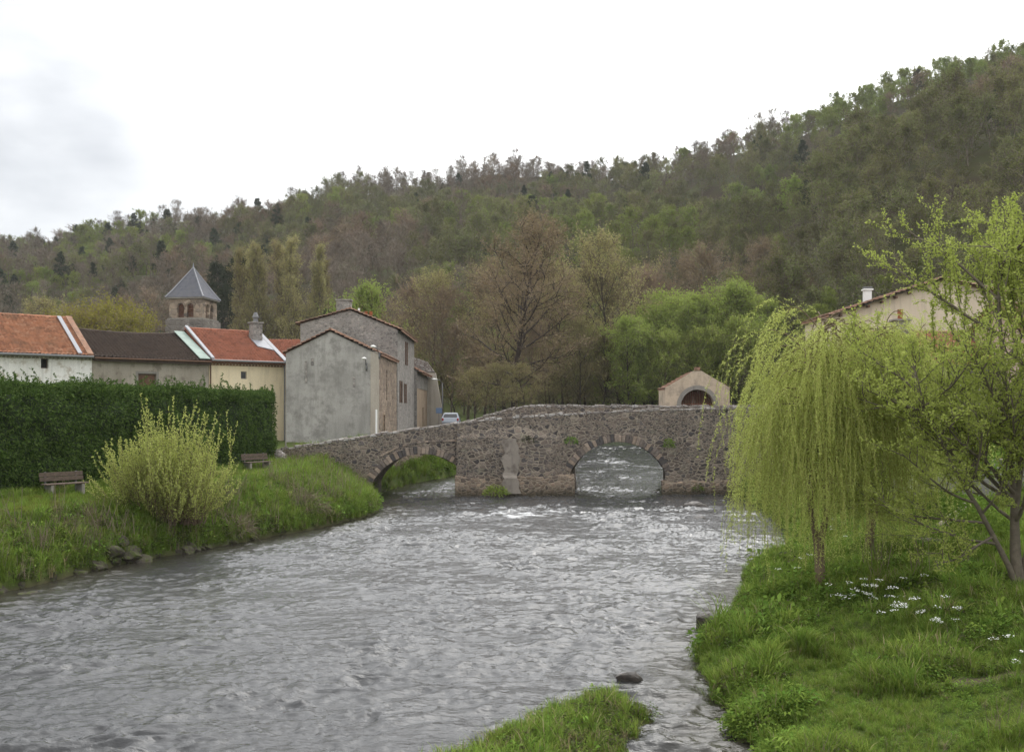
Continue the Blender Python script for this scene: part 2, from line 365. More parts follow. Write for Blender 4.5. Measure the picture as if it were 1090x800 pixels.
M['voussoir'] = stone_each('cut_arch_stone', [(0.13, 0.11, 0.10), (0.27, 0.22, 0.18), (0.18, 0.15, 0.13), (0.35, 0.28, 0.225), (0.09, 0.082, 0.08), (0.30, 0.235, 0.185), (0.22, 0.19, 0.17)])
t = NT('boulder_stone'); c = t.co()
cc = t.ramp(t.noise(c, 2.2, 7, 0.65), [(0.3, (0.03, 0.026, 0.021)), (0.5, (0.075, 0.064, 0.052)), (0.72, (0.14, 0.12, 0.10))])
cc = t.mix(t.mr(t.noise(c, 2.4, 5, 0.6), 0.45, 0.6), cc, (0.07, 0.085, 0.025))
t.pbr(cc, 0.9, t.bump(t.noise(c, 14, 5), 0.6, 0.05), 0.25); M['boulder'] = t.m
t = NT('wet_rock'); c = t.co()
cc = t.ramp(t.noise(c, 3, 6, 0.65), [(0.3, (0.02, 0.018, 0.016)), (0.7, (0.085, 0.068, 0.055))])
t.pbr(cc, 0.35, t.bump(t.noise(c, 14, 5), 0.6, 0.05), 0.5); M['wet_rock'] = t.m
# ------------------------------------------------------------------ terrain
XL = np.array([[-40, -20], [-10, -18.5], [10, -17.2], [20, -15.6], [28, -14.3], [32, -13.4], [36, -11.8], [40, -10.0], [44.6, -8.2], [48, -7.3], [51, -6.9], [54, -7.3],
               [58, -8.3], [63, -8.6], [68, -7.2], [74, -4.4], [85, -1.2], [100, 3.5], [106, 8], [109, 20], [112, 44.5], [1500, 44.5]])
XR = np.array([[-40, 5], [0, 4.2], [10, 3.5], [14.9, 3.45], [19.8, 3.7], [21.4, 4.15], [23.8, 5.15], [26.7, 6.2], [30, 7.0], [33.4, 8.9], [37, 10.5], [45, 12.3], [55, 13.6], [62, 14.3], [75, 15.5], [90, 18.5], [98, 26], [101, 40], [112, 45], [113, 44], [1500, 44]])
def xl_(y): return np.interp(y, XL[:, 0], XL[:, 1]) + 0.30 * fbm(np.asarray(y) * 0.9, 0 * np.asarray(y) + 3.3, 40, 3)
def xr_(y): return np.interp(y, XR[:, 0], XR[:, 1]) + 0.35 * fbm(np.asarray(y) * 0.9, 0 * np.asarray(y) + 8.3, 44, 3)
TREETOP = np.array([[-900, 300], [-400, 280], [0, 259], [60, 257], [120, 252], [180, 251], [230, 247], [290, 230], [340, 210], [380, 194], [430, 186], [480, 178], [540, 168], [600, 172], [660, 174],
                    [720, 167], [780, 148], [850, 130], [900, 114], [960, 90], [1020, 64], [1090, 42], [1400, -90], [2200, -250]])
def ridge(tx):
    px = 545 + FPX * tx
    R = np.interp(px, [-400, 0, 300, 545, 800, 1090, 1500], [470, 450, 410, 370, 330, 300, 280])
    foot = np.interp(px, [-400, 0, 300, 545, 760, 900, 1090, 1500], [190, 170, 150, 150, 128, 95, 90, 90])
    ytop = np.interp(px, TREETOP[:, 0], TREETOP[:, 1])
    zr = CAM_H + (HOR - ytop) / FPX * R - 5.2
    return R, foot, zr
def wlev(y): return np.interp(y, [63, 80, 106, 115], [0, .65, 1.95, 2.1])      # the river drops in rapids to the bridge
def island_d(x, y):    # signed distance-like, > 0 inside the grassy spit
    px_ = np.array([-2.3, -0.85, -0.1, 0.75, 1.35, 1.95, 2.25, 2.15, 1.75, 1.7, 1.0, -1.2, -2.3]); py_ = np.array([12.6, 14.55, 15.75, 16.95, 17.55, 17.45, 16.75, 15.8, 15.25, 14.6, 12.4, 11.2, 11.4])
    x = np.asarray(x, float); y = np.asarray(y, float)
    inside = np.zeros(x.shape, bool); dmin = np.full(x.shape, 1e9)
    n = len(px_)
    for i in range(n):
        x0, y0, x1, y1 = px_[i], py_[i], px_[(i + 1) % n], py_[(i + 1) % n]
        c = ((y0 > y) != (y1 > y)) & (x < (x1 - x0) * (y - y0) / (y1 - y0 + 1e-12) + x0)
        inside ^= c
        tt = np.clip(((x - x0) * (x1 - x0) + (y - y0) * (y1 - y0)) / ((x1 - x0) ** 2 + (y1 - y0) ** 2), 0, 1)
        dmin = np.minimum(dmin, np.hypot(x - x0 - tt * (x1 - x0), y - y0 - tt * (y1 - y0)))
    return np.where(inside, dmin, -dmin) + 0.32 * fbm(x * 1.9, y * 1.9, 60, 3)
def ground(x, y, parts=False):
    x = np.asarray(x, float); y = np.asarray(y, float)
    dl = xl_(y) - x; dr = x - xr_(y)
    n1 = fbm(x * 0.12, y * 0.12, 1, 4); n2 = fbm(x * 0.9, y * 0.9, 6, 3)
    # left bank
    W0 = wlev(y)
    L = np.interp(y, [-40, 30, 48, 56.5, 59, 63, 80, 100, 140, 200, 400], [1.75, 1.85, 1.9, 1.95, 2.2, 2.9, 3.15, 3.6, 4.2, 6, 8])
    wl = np.interp(y, [-40, 26, 36, 42, 48, 52, 58, 62, 70], [2.6, 2.4, 2.4, 2.8, 3.5, 3.6, 2.6, 2.6, 3.0])
    zl = W0 + (L - W0) * (0.12 * sstep(-0.05, 0.05, dl / wl) + 0.88 * np.clip(dl / wl, 0, 1) ** 0.8) + (0.10 * n2 + 0.12 * n1) * sstep(0, 1.5, dl)
    # the nearer left bank stands steep on boulders
    # right bank
    kk = np.interp(y, [0, 34, 48, 56, 66, 80, 120], [1, 1, 1.3, 2.8, 2.8, 1.8, 1.4])
    zr = np.interp(dr * kk, [0, 0.35, 1.0, 3, 8, 15, 22, 40, 80], [0.1, 0.32, 0.5, 0.72, 1.4, 2.7, 4.0, 5.2, 6.5]) + (0.26 * n2 + 0.30 * n1) * sstep(0.2, 2.5, dr)
    zr = zr + W0
    dep = np.minimum(-dl, -dr)
    zw = W0 - 0.12 - np.clip(dep, 0, 2.0) * 0.33
    dlim = 112.5
    z = np.where((dl > 0) | (y > dlim), zl, np.where(dr > 0, zr, zw))
    isl = island_d(x, y)
    z = np.where((dl < 0) & (dr < 0) & (isl > -0.6), np.maximum(z, np.interp(isl, [-0.6, 0, 0.3, 1.2, 2.5], [-0.35, 0.02, 0.13, 0.26, 0.3])), z)
    # valley side
    ys = np.maximum(y, 20.0); tx = np.clip(x / ys, -2.2, 2.2)
    R, foot, zrd = ridge(tx)
    u = (y - foot) / (R - foot)
    base = np.interp(foot, [90, 190], [5.5, 6.0])
    hill = base + (zrd - base) * np.clip(u, 0, 1) ** 0.92 + fbm(x * 0.013, y * 0.013, 20, 4) * 22 * sstep(0.03, 0.3, u) * (1 - sstep(0.72, 1.0, u))
    hill = np.where(u > 1, zrd - 0.08 * (y - R), hill)
    k = sstep(-0.12, 0.12, u)
    z = np.where(u > -0.12, np.maximum(z, z * (1 - k) + hill * k), z)
    if parts: return z, dl, dr, u, isl
    return z

def axis(lo, hi, step, far_lo, far_hi, g=1.09):
    a = list(np.arange(lo, hi, step)); s = step
    while a[-1] < far_hi: s *= g; a.append(a[-1] + s)
    s = step; b = [lo]
    while b[0] > far_lo: s *= g; b.insert(0, b[0] - s)
    return np.array(b[:-1] + a)
gx = axis(-26, 26, 0.25, -900, 900); gy = axis(8, 78, 0.25, -150, 1100, 1.05)
GX, GY = np.meshgrid(gx, gy)
GZ, DL, DR, U, ISL = ground(GX, GY, True)
nx, ny = len(gx), len(gy)
idx = np.arange(nx * ny).reshape(ny, nx)
quads = np.stack([idx[:-1, :-1], idx[:-1, 1:], idx[1:, 1:], idx[1:, :-1]], -1).reshape(-1, 4)
me = np_mesh("terrain", np.stack([GX, GY, GZ], -1).reshape(-1, 3), quads, True)
def fattr(me, name, val):
    a = me.attributes.new(name, 'FLOAT', 'POINT'); a.data.foreach_set('value', np.asarray(val, np.float32).ravel())
fattr(me, "forest", sstep(-0.1, 0.1, U))
lawn = sstep(2.2, 3.2, DL) * (1 - sstep(52, 57, GY)) * (1 - sstep(20, 24, DL))
fattr(me, "lawn", lawn)
bare = np.maximum(np.exp(-(((GX - 7.3) / 1.1) ** 2 + ((GY - 15.9) / 0.25) ** 2)), np.exp(-(((GX - 6.6) / 0.35) ** 2 + ((GY - 17.2) / 0.35) ** 2)) * 0.0)
fattr(me, "bare", bare)
t = NT('ground_soil'); c = t.co()
nA = t.noise(c, 1.3, 6, 0.6); nB = t.noise(c, 11, 5, 0.65); nC = t.noise(c, 0.09, 5, 0.6)
grass = t.mix(t.mr(nA, 0.38, 0.62), (0.055, 0.085, 0.018), (0.085, 0.105, 0.028))
grass = t.mix(t.mr(nB, 0.55, 0.75), grass, (0.07, 0.052, 0.03))
lawnc = t.mix(t.mr(nA, 0.36, 0.62), (0.12, 0.155, 0.028), (0.17, 0.17, 0.045))
col = t.mix(t.attr('lawn'), grass, lawnc)
forest = t.mix(t.mr(nC, 0.4, 0.62), (0.058, 0.045, 0.030), (0.06, 0.065, 0.025))
col = t.mix(t.attr('forest'), col, forest)
soil = t.mix(t.mr(nB, 0.35, 0.65), (0.06, 0.042, 0.03), (0.13, 0.10, 0.075))
col = t.mix(t.attr('bare'), col, soil)
sp = t.n('ShaderNodeSeparateXYZ'); t.l(c, sp.inputs[0])
col = t.mix(t.mr(sp.outputs[2], -0.05, 0.22, 1.0, 0.0), col, (0.055, 0.046, 0.03))
t.pbr(col, 0.95, t.bump(nB, 0.5, 0.06), 0.1)
ter = link_mesh("terrain", me, None, t.m); tag(ter, kind='structure')

# ------------------------------------------------------------------ river
wy = [6.0]
while wy[-1] < 112: wy.append(wy[-1] + max(0.035, 0.0026 * wy[-1]))
wy = np.array(wy); NU = 380
uu = np.linspace(0, 1, NU)
xa = xl_(wy) - 1.0; xb = xr_(wy) + 1.0
WX = xa[:, None] + (xb - xa)[:, None] * uu[None]; WY = np.repeat(wy[:, None], NU, 1)
wx_ = WX + 0.55 * fbm(WX * 0.35, WY * 0.35, 70, 3); wy_ = WY + 0.9 * fbm(WX * 0.3, WY * 0.3, 74, 3)
def ridged(x, y, seed): return 0.5 - np.abs(vnoise(x, y, seed)) * 2
rough = 0.65 + 0.5 * sstep(-0.2, 0.3, fbm(WX * 0.16, WY * 0.11, 80, 3)) + 0.25 * np.exp(-((WY - 52) / 7) ** 2)
rough = rough * (0.6 + 0.4 * sstep(0.0, 2.0, np.minimum(WX - xa[:, None] - 1, xb[:, None] - 1 - WX)))
cl = sstep(-.25, .3, fbm(WX * .45, WY * .4, 87, 3))
h = 0.07 * vnoise(wx_ * 0.45, wy_ * 0.7, 81) + 0.10 * ridged(wx_ * 1.0 + .4 * wy_, wy_ * 1.75, 82) * .85 * (.4 + .9 * cl) + 0.078 * ridged(wx_ * 1.9 - wy_ * 0.6, wy_ * 3.2, 83) * .9 * (.3 + cl) + 0.046 * ridged(wx_ * 3.6 + wy_ * 1.0, wy_ * 5.6, 84) * (.6 + .6 * cl) + 0.022 * ridged(wx_ * 6.1 - wy_ * 1.2, wy_ * 8.8, 88) + 0.010 * vnoise(wx_ * 11, wy_ * 14, 85)
# standing waves under the bridge's two arches
foamzone = 1.0 * np.exp(-(((WX - 0.6) / 2.6) ** 2 + ((WY - 49.5) / 2.6) ** 2)) + 0.30 * np.exp(-(((WX - 4.5) / 7) ** 2 + ((WY - 53.5) / 2.2) ** 2)) + 0.35 * np.exp(-(((WX + 3.8) / 1.4) ** 2 + ((WY - 62.0) / 2.5) ** 2)) + 0.45 * np.exp(-(((WX - 8.0) / 4.5) ** 2 + ((WY - 80) / 16) ** 2))
h = h * rough * 0.95 + 0.11 * foamzone * ridged(wx_ * 0.7, wy_ * 1.5, 86)
for (bx, by, bw, bh) in ((2.12, 18.6, 1.2, 0.05), (5.0, 23.7, 1.0, 0.03), (10.0, 53.3, 1.2, 0.04)):   # wakes below rocks
    h += bh * np.exp(-((WX - bx) / bw) ** 2 - ((WY - by + 0.6) / 0.9) ** 2) * np.sin((WY - by) * 7)
Vw = np.stack([WX, WY, h + wlev(WY)], -1).reshape(-1, 3)
iw = np.arange(len(wy) * NU).reshape(len(wy), NU)
qw = np.stack([iw[:-1, :-1], iw[:-1, 1:], iw[1:, 1:], iw[1:, :-1]], -1).reshape(-1, 4)
me = np_mesh("river", Vw, qw, True)
fn = fbm(wx_ * 1.3, wy_ * 2.2, 90, 4)
crest = np.clip(h / (0.10 * rough), -1, 1.6)
foam = sstep(0.66, 1.2, crest * 0.45 + fn * 0.9 + foamzone * 0.95 - 0.08) * np.clip(foamzone * 1.6 + 0.16 * sstep(-2, -9, WX), 0, 1)
fattr(me, "foam", foam)
shallow = 1 - sstep(0.2, 3.2, np.minimum(WX - xa[:, None] - 1, (xb[:, None] - 1 - WX) * 1.5))
fattr(me, "shallow", shallow)
t = NT('river_water'); c = t.co()
c1 = t.map(c, (1.0, 1.9, 1.0)); b1 = t.noise(c1, 3.8, 4, 0.6); b2 = t.noise(c1, 14.0, 3, 0.6)
hb = t.math('ADD', t.math('MULTIPLY', b1, 1.0), t.math('MULTIPLY', b2, 0.22))
nrm = t.bump(hb, 0.55, 0.06)
p = t.n('ShaderNodeBsdfPrincipled')
t.put(p.inputs['Base Color'], t.mix(t.attr('shallow'), (0.052, 0.053, 0.055), (0.036, 0.033, 0.025)))
p.inputs['Roughness'].default_value = 0.05; p.inputs['IOR'].default_value = 1.333; t.l(nrm, p.inputs['Normal'])
fd = t.n('ShaderNodeBsdfDiffuse'); fd.inputs[0].default_value = (0.80, 0.81, 0.82, 1)
mx = t.n('ShaderNodeMixShader'); fbreak = t.noise(t.map(c, (2.5, 5, 1)), 4, 5, 0.7)
t.l(t.math('MULTIPLY', t.attr('foam'), t.mr(fbreak, 0.35, 0.6)), mx.inputs[0]); t.l(p.outputs[0], mx.inputs[1]); t.l(fd.outputs[0], mx.inputs[2]); t.l(mx.outputs[0], t.out.inputs[0])
riv = link_mesh("river_water", me, None, t.m); tag(riv, kind='structure')

# ------------------------------------------------------------------ the bridge
bridge = thing("stone_bridge", (5.0, 63.0, 0.0), "old rubble stone bridge with two arches and a cutwater pier across the river", "bridge")
rng = np.random.default_rng(5)
BA = Vector((-14.0, 57.2, 0)); BB = Vector((-3.3, 61.0, 0)); BC = Vector((-3.3, 60.8, 0)); BD = Vector((17.5, 62.7, 0))
WD = 5.1
def par_near_left(x): return np.interp(x, [-14.0, -13.3, -3.3], [2.9, 3.02, 4.52])
def par_near_right(x): return np.interp(x, [-3.3, -0.3, 3.8, 9, 13.8, 17.5], [4.52, 4.83, 5.08, 5.32, 5.42, 5.45])
def par_far(x): return np.interp(x, [-6, -3.4, -1.6, 0.75, 4, 9.5, 17.5], [4.0, 4.42, 4.98, 5.56, 5.56, 5.55, 5.55])
PH = 0.85
def arch_z(dx, half, rise, spring):       # segmental arch: soffit height at dx from its middle
    R_ = (half * half + rise * rise) / (2 * rise)
    return spring + rise - R_ + np.sqrt(np.maximum(R_ * R_ - dx * dx, 0))
def wall_strip(p0, p1, us, ztop, zbot, depth, skew=0.0):
    """solid between zbot and ztop along p0..p1, its back DEPTH behind (+Y)"""
    m = MB(); d = p1 - p0
    P = [p0 + d * u for u in us]; n = len(us); off = Vector((0, depth, 0))
    V_ = []
    for p_, zt, zb in zip(P, ztop, zbot):
        V_ += [(p_.x, p_.y, zb), (p_.x, p_.y, zt), (p_.x + skew, p_.y + depth, zb), (p_.x + skew, p_.y + depth, zt)]
    fs = []
    for i in range(n - 1):
        a, b = 4 * i, 4 * i + 4
        fs += [(a, b, b + 1, a + 1), (a + 2, a + 3, b + 3, b + 2), (a + 1, b + 1, b + 3, a + 3), (a, a + 2, b + 2, b)]
    fs += [(0, 1, 3, 2), (4 * n - 4, 4 * n - 2, 4 * n - 1, 4 * n - 3)]
    return m.add(V_, fs)
ARCH2 = dict(cx=6.5, half=2.95, rise=1.85, spring=1.42); ARCH1 = dict(cx=-5.45, half=2.9, rise=1.85, spring=0.75)
def strip_for(p0, p1, A, ptop):
    d = p1 - p0
    xs = sorted(set(list(np.linspace(p0.x, p1.x, 40)) + ([A['cx'] + A['half'] * s for s in np.sin(np.linspace(-math.pi / 2, math.pi / 2, 33))] if A else [])))
    xs = [x for x in xs if p0.x - 1e-6 <= x <= p1.x + 1e-6]
    us, zt, zb = [], [], []
    for x in xs:
        u = (x - p0.x) / (p1.x - p0.x); dx = x - A['cx']
        top = float(ptop(x)) - PH
        edge = abs(abs(dx) - A['half']) < 1e-6
        low = -1.0
        if abs(dx) < A['half'] - 1e-6: us.append(u); zt.append(top); zb.append(float(arch_z(dx, A['half'], A['rise'], A['spring'])))
        elif edge:
            for z_ in ((low, A['spring']) if dx < 0 else (A['spring'], low)): us.append(u); zt.append(top); zb.append(z_)
        else: us.append(u); zt.append(top); zb.append(low)
    return us, zt, zb
us, zt, zb = strip_for(BC, BD, ARCH2, par_near_right)
wall_strip(BC, BD, us, zt, zb, WD, 0.62).build("arch_wall", M['bridge'], bridge)
us, zt, zb = strip_for(BA, BB, ARCH1, par_near_left)
wall_strip(BA, BB, us, zt, zb, WD).build("approach_wall", M['bridge'], bridge)
def parapet(p0, p1, ptop, th, side, drop=PH):
    xs = np.linspace(p0.x, p1.x, 60); us = (xs - p0.x) / (p1.x - p0.x)
    return wall_strip(p0, p1, us, [float(ptop(x)) - 0.16 for x in xs], [float(ptop(x)) - drop for x in xs], th)
parapet(BC, BD, par_near_right, 0.45, 1).build("parapet", M['bridge'], bridge)
parapet(BA, BB, par_near_left, 0.45, 1).build("parapet", M['bridge'], bridge)
FA = Vector((-6.0, 65.6, 0)); FD = Vector((17.5, 66.0, 0))
parapet(FA, FD, par_far, 0.42, 1, 1.7).build("parapet", M['bridge'], bridge)
def coping(p0, p1, ptop, th):
    m = MB(); d = (p1 - p0); L_ = d.length; dn = d.normalized(); u = 0.0; nrm_ = Vector((-dn.y, dn.x, 0))
    while u < L_ - 0.2:
        l = min(rng.uniform(0.35, 0.85), L_ - u)
        a = p0 + dn * (u + 0.012); b = p0 + dn * (u + l - 0.012); o = rng.uniform(-0.05, 0.0); o2 = th + rng.uniform(-0.02, 0.06); hz = rng.uniform(-0.07, 0.05)
        za, zb_ = float(ptop(a.x)) - 0.155, float(ptop(b.x)) - 0.155
        q = []
        for zoff in (0, 1):
            for (pt, z_, s_) in ((a, za, o), (b, zb_, o), (b, zb_, o2), (a, za, o2)):
                tp = 0.0 if zoff == 0 else 0.155 + hz + rng.uniform(-0.025, 0.025)
                ins = 0.03 * zoff * (1 if s_ == o else -1)
                w = pt + nrm_ * (s_ + ins); q.append((w.x, w.y, z_ + tp))
        m.hexa(q); u += l
    return m
coping(BC, BD, par_near_right, 0.45).build("coping", M['coping'], bridge, bevel=0.03)
coping(BA, BB, par_near_left, 0.45).build("coping", M['coping'], bridge, bevel=0.03)
coping(FA, FD, par_far, 0.42).build("coping", M['coping'], bridge, bevel=0.03)
def ring(p0, p1, A, n, th, proud, x_max=1e9, skew=1.0):
    """voussoirs set round the opening, a few centimetres proud of the face"""
    m = MB(); d = (p1 - p0); dn = d.normalized(); nrm_ = Vector((dn.y, -dn.x, 0))
    R_ = (A['half'] ** 2 + A['rise'] ** 2) / (2 * A['rise']); zc = A['spring'] + A['rise'] - R_; th0 = math.asin(A['half'] / R_)
    for i in range(n):
        a0 = -th0 + 2 * th0 * (i + 0.04) / n; a1 = -th0 + 2 * th0 * (i + 0.96) / n
        tt = th * rng.uniform(0.82, 1.18); pr = proud * rng.uniform(0.6, 1.5)
        q = []
        for dep in (-pr, 0.35):
            for a_, r_ in ((a0, R_ - 0.012), (a1, R_ - 0.012), (a1, R_ + tt), (a0, R_ + tt)):
                x = A['cx'] + r_ * math.sin(a_); u = (x - p0.x) / d.x; z = zc + r_ * math.cos(a_)
                w = p0 + d * u - nrm_ * dep; q.append((w.x, w.y, z))
        if max(p_[0] for p_ in q) < x_max: m.hexa(q)
    return m
ring(BC, BD, ARCH2, 34, 0.42, 0.05).build("arch_ring", M['voussoir'], bridge, bevel=0.02)
ring(BA, BB, ARCH1, 34, 0.40, 0.06, x_max=-3.35).build("arch_ring", M['voussoir'], bridge, bevel=0.02)
def face_pt(x, z, out=0.0):      # a point on the main face
    u = (x - BC.x) / (BD.x - BC.x); w = BC + (BD - BC) * u; return Vector((w.x + 0.09 * out, w.y - out, z))
# cutwater: a shallow wedge on the middle pier
m = MB()
def sect(z, k, out=1.0):
    return [face_pt(-3.36, z, 0.10 * out) , face_pt(-0.35, z, 0.62 * out), face_pt(0.35, z, 0.62 * out), face_pt(3.3, z, 0.06 * out), face_pt(3.3, z, -0.3), face_pt(-3.36, z, -0.3)]
zs = [-1.0, 0.9, 2.6, 3.55]; outs = [1.0, 1.0, 0.9, 0.62]
rings = [sect(z, 0, o) for z, o in zip(zs, outs)]
for a, b in zip(rings[:-1], rings[1:]):
    for i in range(6): m.poly(a[i], a[(i + 1) % 6], b[(i + 1) % 6], b[i])
cap = [face_pt(-2.2, 3.9, -0.02), face_pt(-0.3, 4.25, 0.03), face_pt(0.3, 4.25, 0.03), face_pt(2.0, 3.9, -0.02), face_pt(3.3, 3.7, -0.3), face_pt(-3.36, 3.7, -0.3)]
for i in range(6): m.poly(rings[-1][i], rings[-1][(i + 1) % 6], cap[(i + 1) % 6], cap[i])
m.build("cutwater", M['bridge'], bridge)
# widened footing courses of the pier and of the right abutment
def foot(m, x0, x1, z1, o0, o1, bow):
    xs = np.linspace(x0, x1, 9); lo = []; hi = []
    for i, x in enumerate(xs):
        b = bow * (1 - abs(2 * i / 8 - 1)); j = 0.04 * math.sin(7 * x)
        lo.append(face_pt(x, -1.0, o0 + b + j)); hi.append(face_pt(x, z1 + 0.12 * math.sin(3 * x), o1 + b + j))
    for i in range(8):
        m.poly(lo[i], lo[i + 1], hi[i + 1], hi[i])
        m.poly(hi[i], hi[i + 1], face_pt(xs[i + 1], z1 + 0.16, -0.1), face_pt(xs[i], z1 + 0.16, -0.1))
    for i in (0, 8): m.poly(lo[i], hi[i], face_pt(xs[i], z1 + 0.16, -0.1), face_pt(xs[i], -1.0, -0.1))
m = MB(); foot(m, 9.22, 14.0, 0.75, 0.16, 0.1, 0.05); m.build('footing', M['plinth'], bridge)
m = MB(); foot(m, -3.45, 3.8, 1.15, 0.30, 0.2, 0.55)
w1_, w2_ = face_pt(3.8, -1, -WD + .1), face_pt(3.56, 1.42, -WD + .1); m.poly(face_pt(3.8, -1, 0.3), face_pt(3.56, 1.42, 0.02), w2_ + Vector((1.05, 0, 0)), w1_ + Vector((1.05, 0, 0)))
m.build("footing", M['plinth'], bridge)
m = MB()        # smooth strip of mortar run down the nose of the cutwater
n = 22
zz = np.linspace(0.2, 3.5, n)
lft = []; rgt = []
for z in zz:
    o = float(np.interp(z, [-1, 1.2, 1.32, 2.6, 3.55, 4.3], [0.94, 0.91, 0.66, 0.60, 0.44, 0.10])) ; j = 0.05 * math.sin(5.1 * z) + .03 * math.sin(13 * z)
    lft.append(face_pt(-0.60 + 1.6 * j + .05 * math.sin(7.7 * z), z, o)); rgt.append(face_pt(0.34 + 0.08 * math.sin(3 * z + 1) + .05 * math.sin(9 * z), z, o))
for i in range(n - 1): m.poly(lft[i], rgt[i], rgt[i + 1], lft[i + 1])
for i in range(n - 1):
    o_ = Vector((0, 0.25, 0)); m.poly(lft[i + 1], lft[i + 1] + o_, lft[i] + o_, lft[i]); m.poly(rgt[i], rgt[i] + o_, rgt[i + 1] + o_, rgt[i + 1])
m.build("mortar_strip", M['mortar'], bridge)
m = MB()        # thin drip course on the approach wall, just above its arch
us2 = np.linspace(0.58, 0.995, 22)
for i in range(21):
    q = []
    for zo in (0, 0.10):
        for (u, o) in ((us2[i], 0.05), (us2[i + 1], 0.05), (us2[i + 1], -0.1), (us2[i], -0.1)):
            w = BA + (BB - BA) * u; z = np.interp(w.x, [-8.3, -6.6, -5.2, -3.3], [2.2, 3.05, 3.28, 3.32]); q.append((w.x + 0.43 * o, w.y - 0.9 * o, z + zo))
    m.hexa(q)
m.build("drip_course", M['voussoir'], bridge)
# deck between the parapets, and the street on the left bank
m = MB()
xs = np.linspace(-3.2, 17.4, 30)
for a, b in zip(xs[:-1], xs[1:]):
    ya = 60.8 + (a + 3.3) * 1.9 / 20.8; yb = 60.8 + (b + 3.3) * 1.9 / 20.8; za = float(par_near_right(a)) - PH + 0.004; zb_ = float(par_near_right(b)) - PH + 0.004
    m.poly((a, ya + 0.47, za), (b, yb + 0.47, zb_), (b, 65.58, zb_), (a, 65.58, za))
o = m.build("bridge_roadway", M['road']); tag(o, kind='structure')
m = MB()
ys = np.linspace(66.2, 120, 40)
for a, b in zip(ys[:-1], ys[1:]):
    edge_ = lambda q: float(np.interp(q, [66, 70, 75, 85, 100, 120], [-8.3, -7.5, -5.4, -3.6, -2.6, -2.0]))
    xa_, xb_ = -9.0 + (a - 66) * 0.004, edge_(a)
    xc_, xd_ = -9.0 + (b - 66) * 0.004, edge_(b)
    za, zb_ = np.interp(a, [66, 80, 120], [3.2, 3.25, 3.85]) + .08, np.interp(b, [66, 80, 120], [3.2, 3.25, 3.85]) + .08
    m.poly((xa_, a, za), (xb_, a, za), (xd_, b, zb_), (xc_, b, zb_))
    m.poly((xb_, a, za), (xb_, a, za - 1.5), (xd_, b, zb_ - 1.5), (xd_, b, zb_))
o = m.build("street", M['road']); tag(o, kind='structure')
# river wall below the street, seen through the left arch
m = MB()
m.prism([(-8.4, 66.5, -0.5), (-5.0, 75.6, -0.5), (-5.0, 75.6, 3.3), (-8.4, 66.5, 3.3)], (-0.4, 0.15, 0))
m.prism([(-5.0, 75.65, -0.5), (-3.1, 86, -0.5), (-3.1, 86, 3.4), (-5.0, 75.65, 3.3)], (-0.4, 0.15, 0))
o = m.build("river_wall", M['tan_stone'], org=(-5.6, 73.5, 0)); tag(o, "rough stone river wall seen through the left arch of the bridge", "wall")
# ------------------------------------------------------------------ buildings
UP = Vector((0, 0, 1))
class Wall:
    """a wall plane from o along a, with real openings; the mesh goes to MB m; depth of the reveals goes along inward normal b"""
    def __init__(s, m, o, a, b, L, z0, z1, holes=(), thick=0.3):
        s.o, s.a, s.b = Vector(o), Vector(a), Vector(b)
        us = sorted({0.0, L} | {h[0] for h in holes} | {h[1] for h in holes}); zs_ = sorted({z0, z1} | {h[2] for h in holes} | {h[3] for h in holes})
        P = lambda u, z, d=0.0: Vector((s.o.x, s.o.y, 0)) + s.a * u + s.b * d + UP * z
        s.P = P
        for u0, u1 in zip(us[:-1], us[1:]):
            for w0, w1 in zip(zs_[:-1], zs_[1:]):
                cu, cz = (u0 + u1) / 2, (w0 + w1) / 2
                if any(h[0] < cu < h[1] and h[2] < cz < h[3] for h in holes): continue
                m.poly(P(u0, w0), P(u1, w0), P(u1, w1), P(u0, w1))
        for h in holes:
            u0, u1, w0, w1 = h[:4]
            for q in (((u0, w0), (u1, w0)), ((u1, w0), (u1, w1)), ((u1, w1), (u0, w1)), ((u0, w1), (u0, w0))):
                m.poly(P(*q[0]), P(*q[0], thick), P(*q[1], thick), P(*q[1]))
def window(w, hole, parent, kind='pane', frame_mat='white_paint', pane_mat='glass', sill=None, depth=0.18, surround=None, name='window'):
    u0, u1, z0, z1 = hole; m = MB(); f = min(0.07, (u1 - u0) * 0.13); P = w.P
    cx = lambda ua, ub, za, zb, d0, d1: m.hexa([P(ua, za, d0), P(ub, za, d0), P(ub, za, d1), P(ua, za, d1), P(ua, zb, d0), P(ub, zb, d0), P(ub, zb, d1), P(ua, zb, d1)])
    e_ = 0.004
    cx(u0 + e_, u0 + f, z0 + e_, z1 - e_, depth, depth + .06); cx(u1 - f, u1 - e_, z0 + e_, z1 - e_, depth, depth + .06)
    cx(u0 + f, u1 - f, z0 + e_, z0 + f, depth, depth + .06); cx(u0 + f, u1 - f, z1 - f, z1 - e_, depth, depth + .06)
    if u1 - u0 > 0.6 and kind == 'pane':
        mu = (u0 + u1) / 2; cx(mu - f / 2, mu + f / 2, z0 + f, z1 - f, depth + .005, depth + .055)
    fr = m.build(name, M[frame_mat], parent)
    m = MB(); m.poly(P(u0, z0, depth + .03), P(u1, z0, depth + .03), P(u1, z1, depth + .03), P(u0, z1, depth + .03))
    m.build("pane" if kind == 'pane' else 'panel', M[pane_mat], fr)
    if sill or surround:
        m = MB()
        if sill: cx(u0 - .1, u1 + .1, z0 - .12, z0 - .005, -.08, depth - .01)
        if surround:
            g = 0.16; cx(u0 - g, u0 - .003, z0, z1 + g, -.03, .1); cx(u1 + .003, u1 + g, z0, z1 + g, -.03, .1); cx(u0 - .003, u1 + .003, z1 + .003, z1 + g, -.032, .1)
        m.build("sill" if not surround else "surround", M[surround or sill], fr)
    return fr
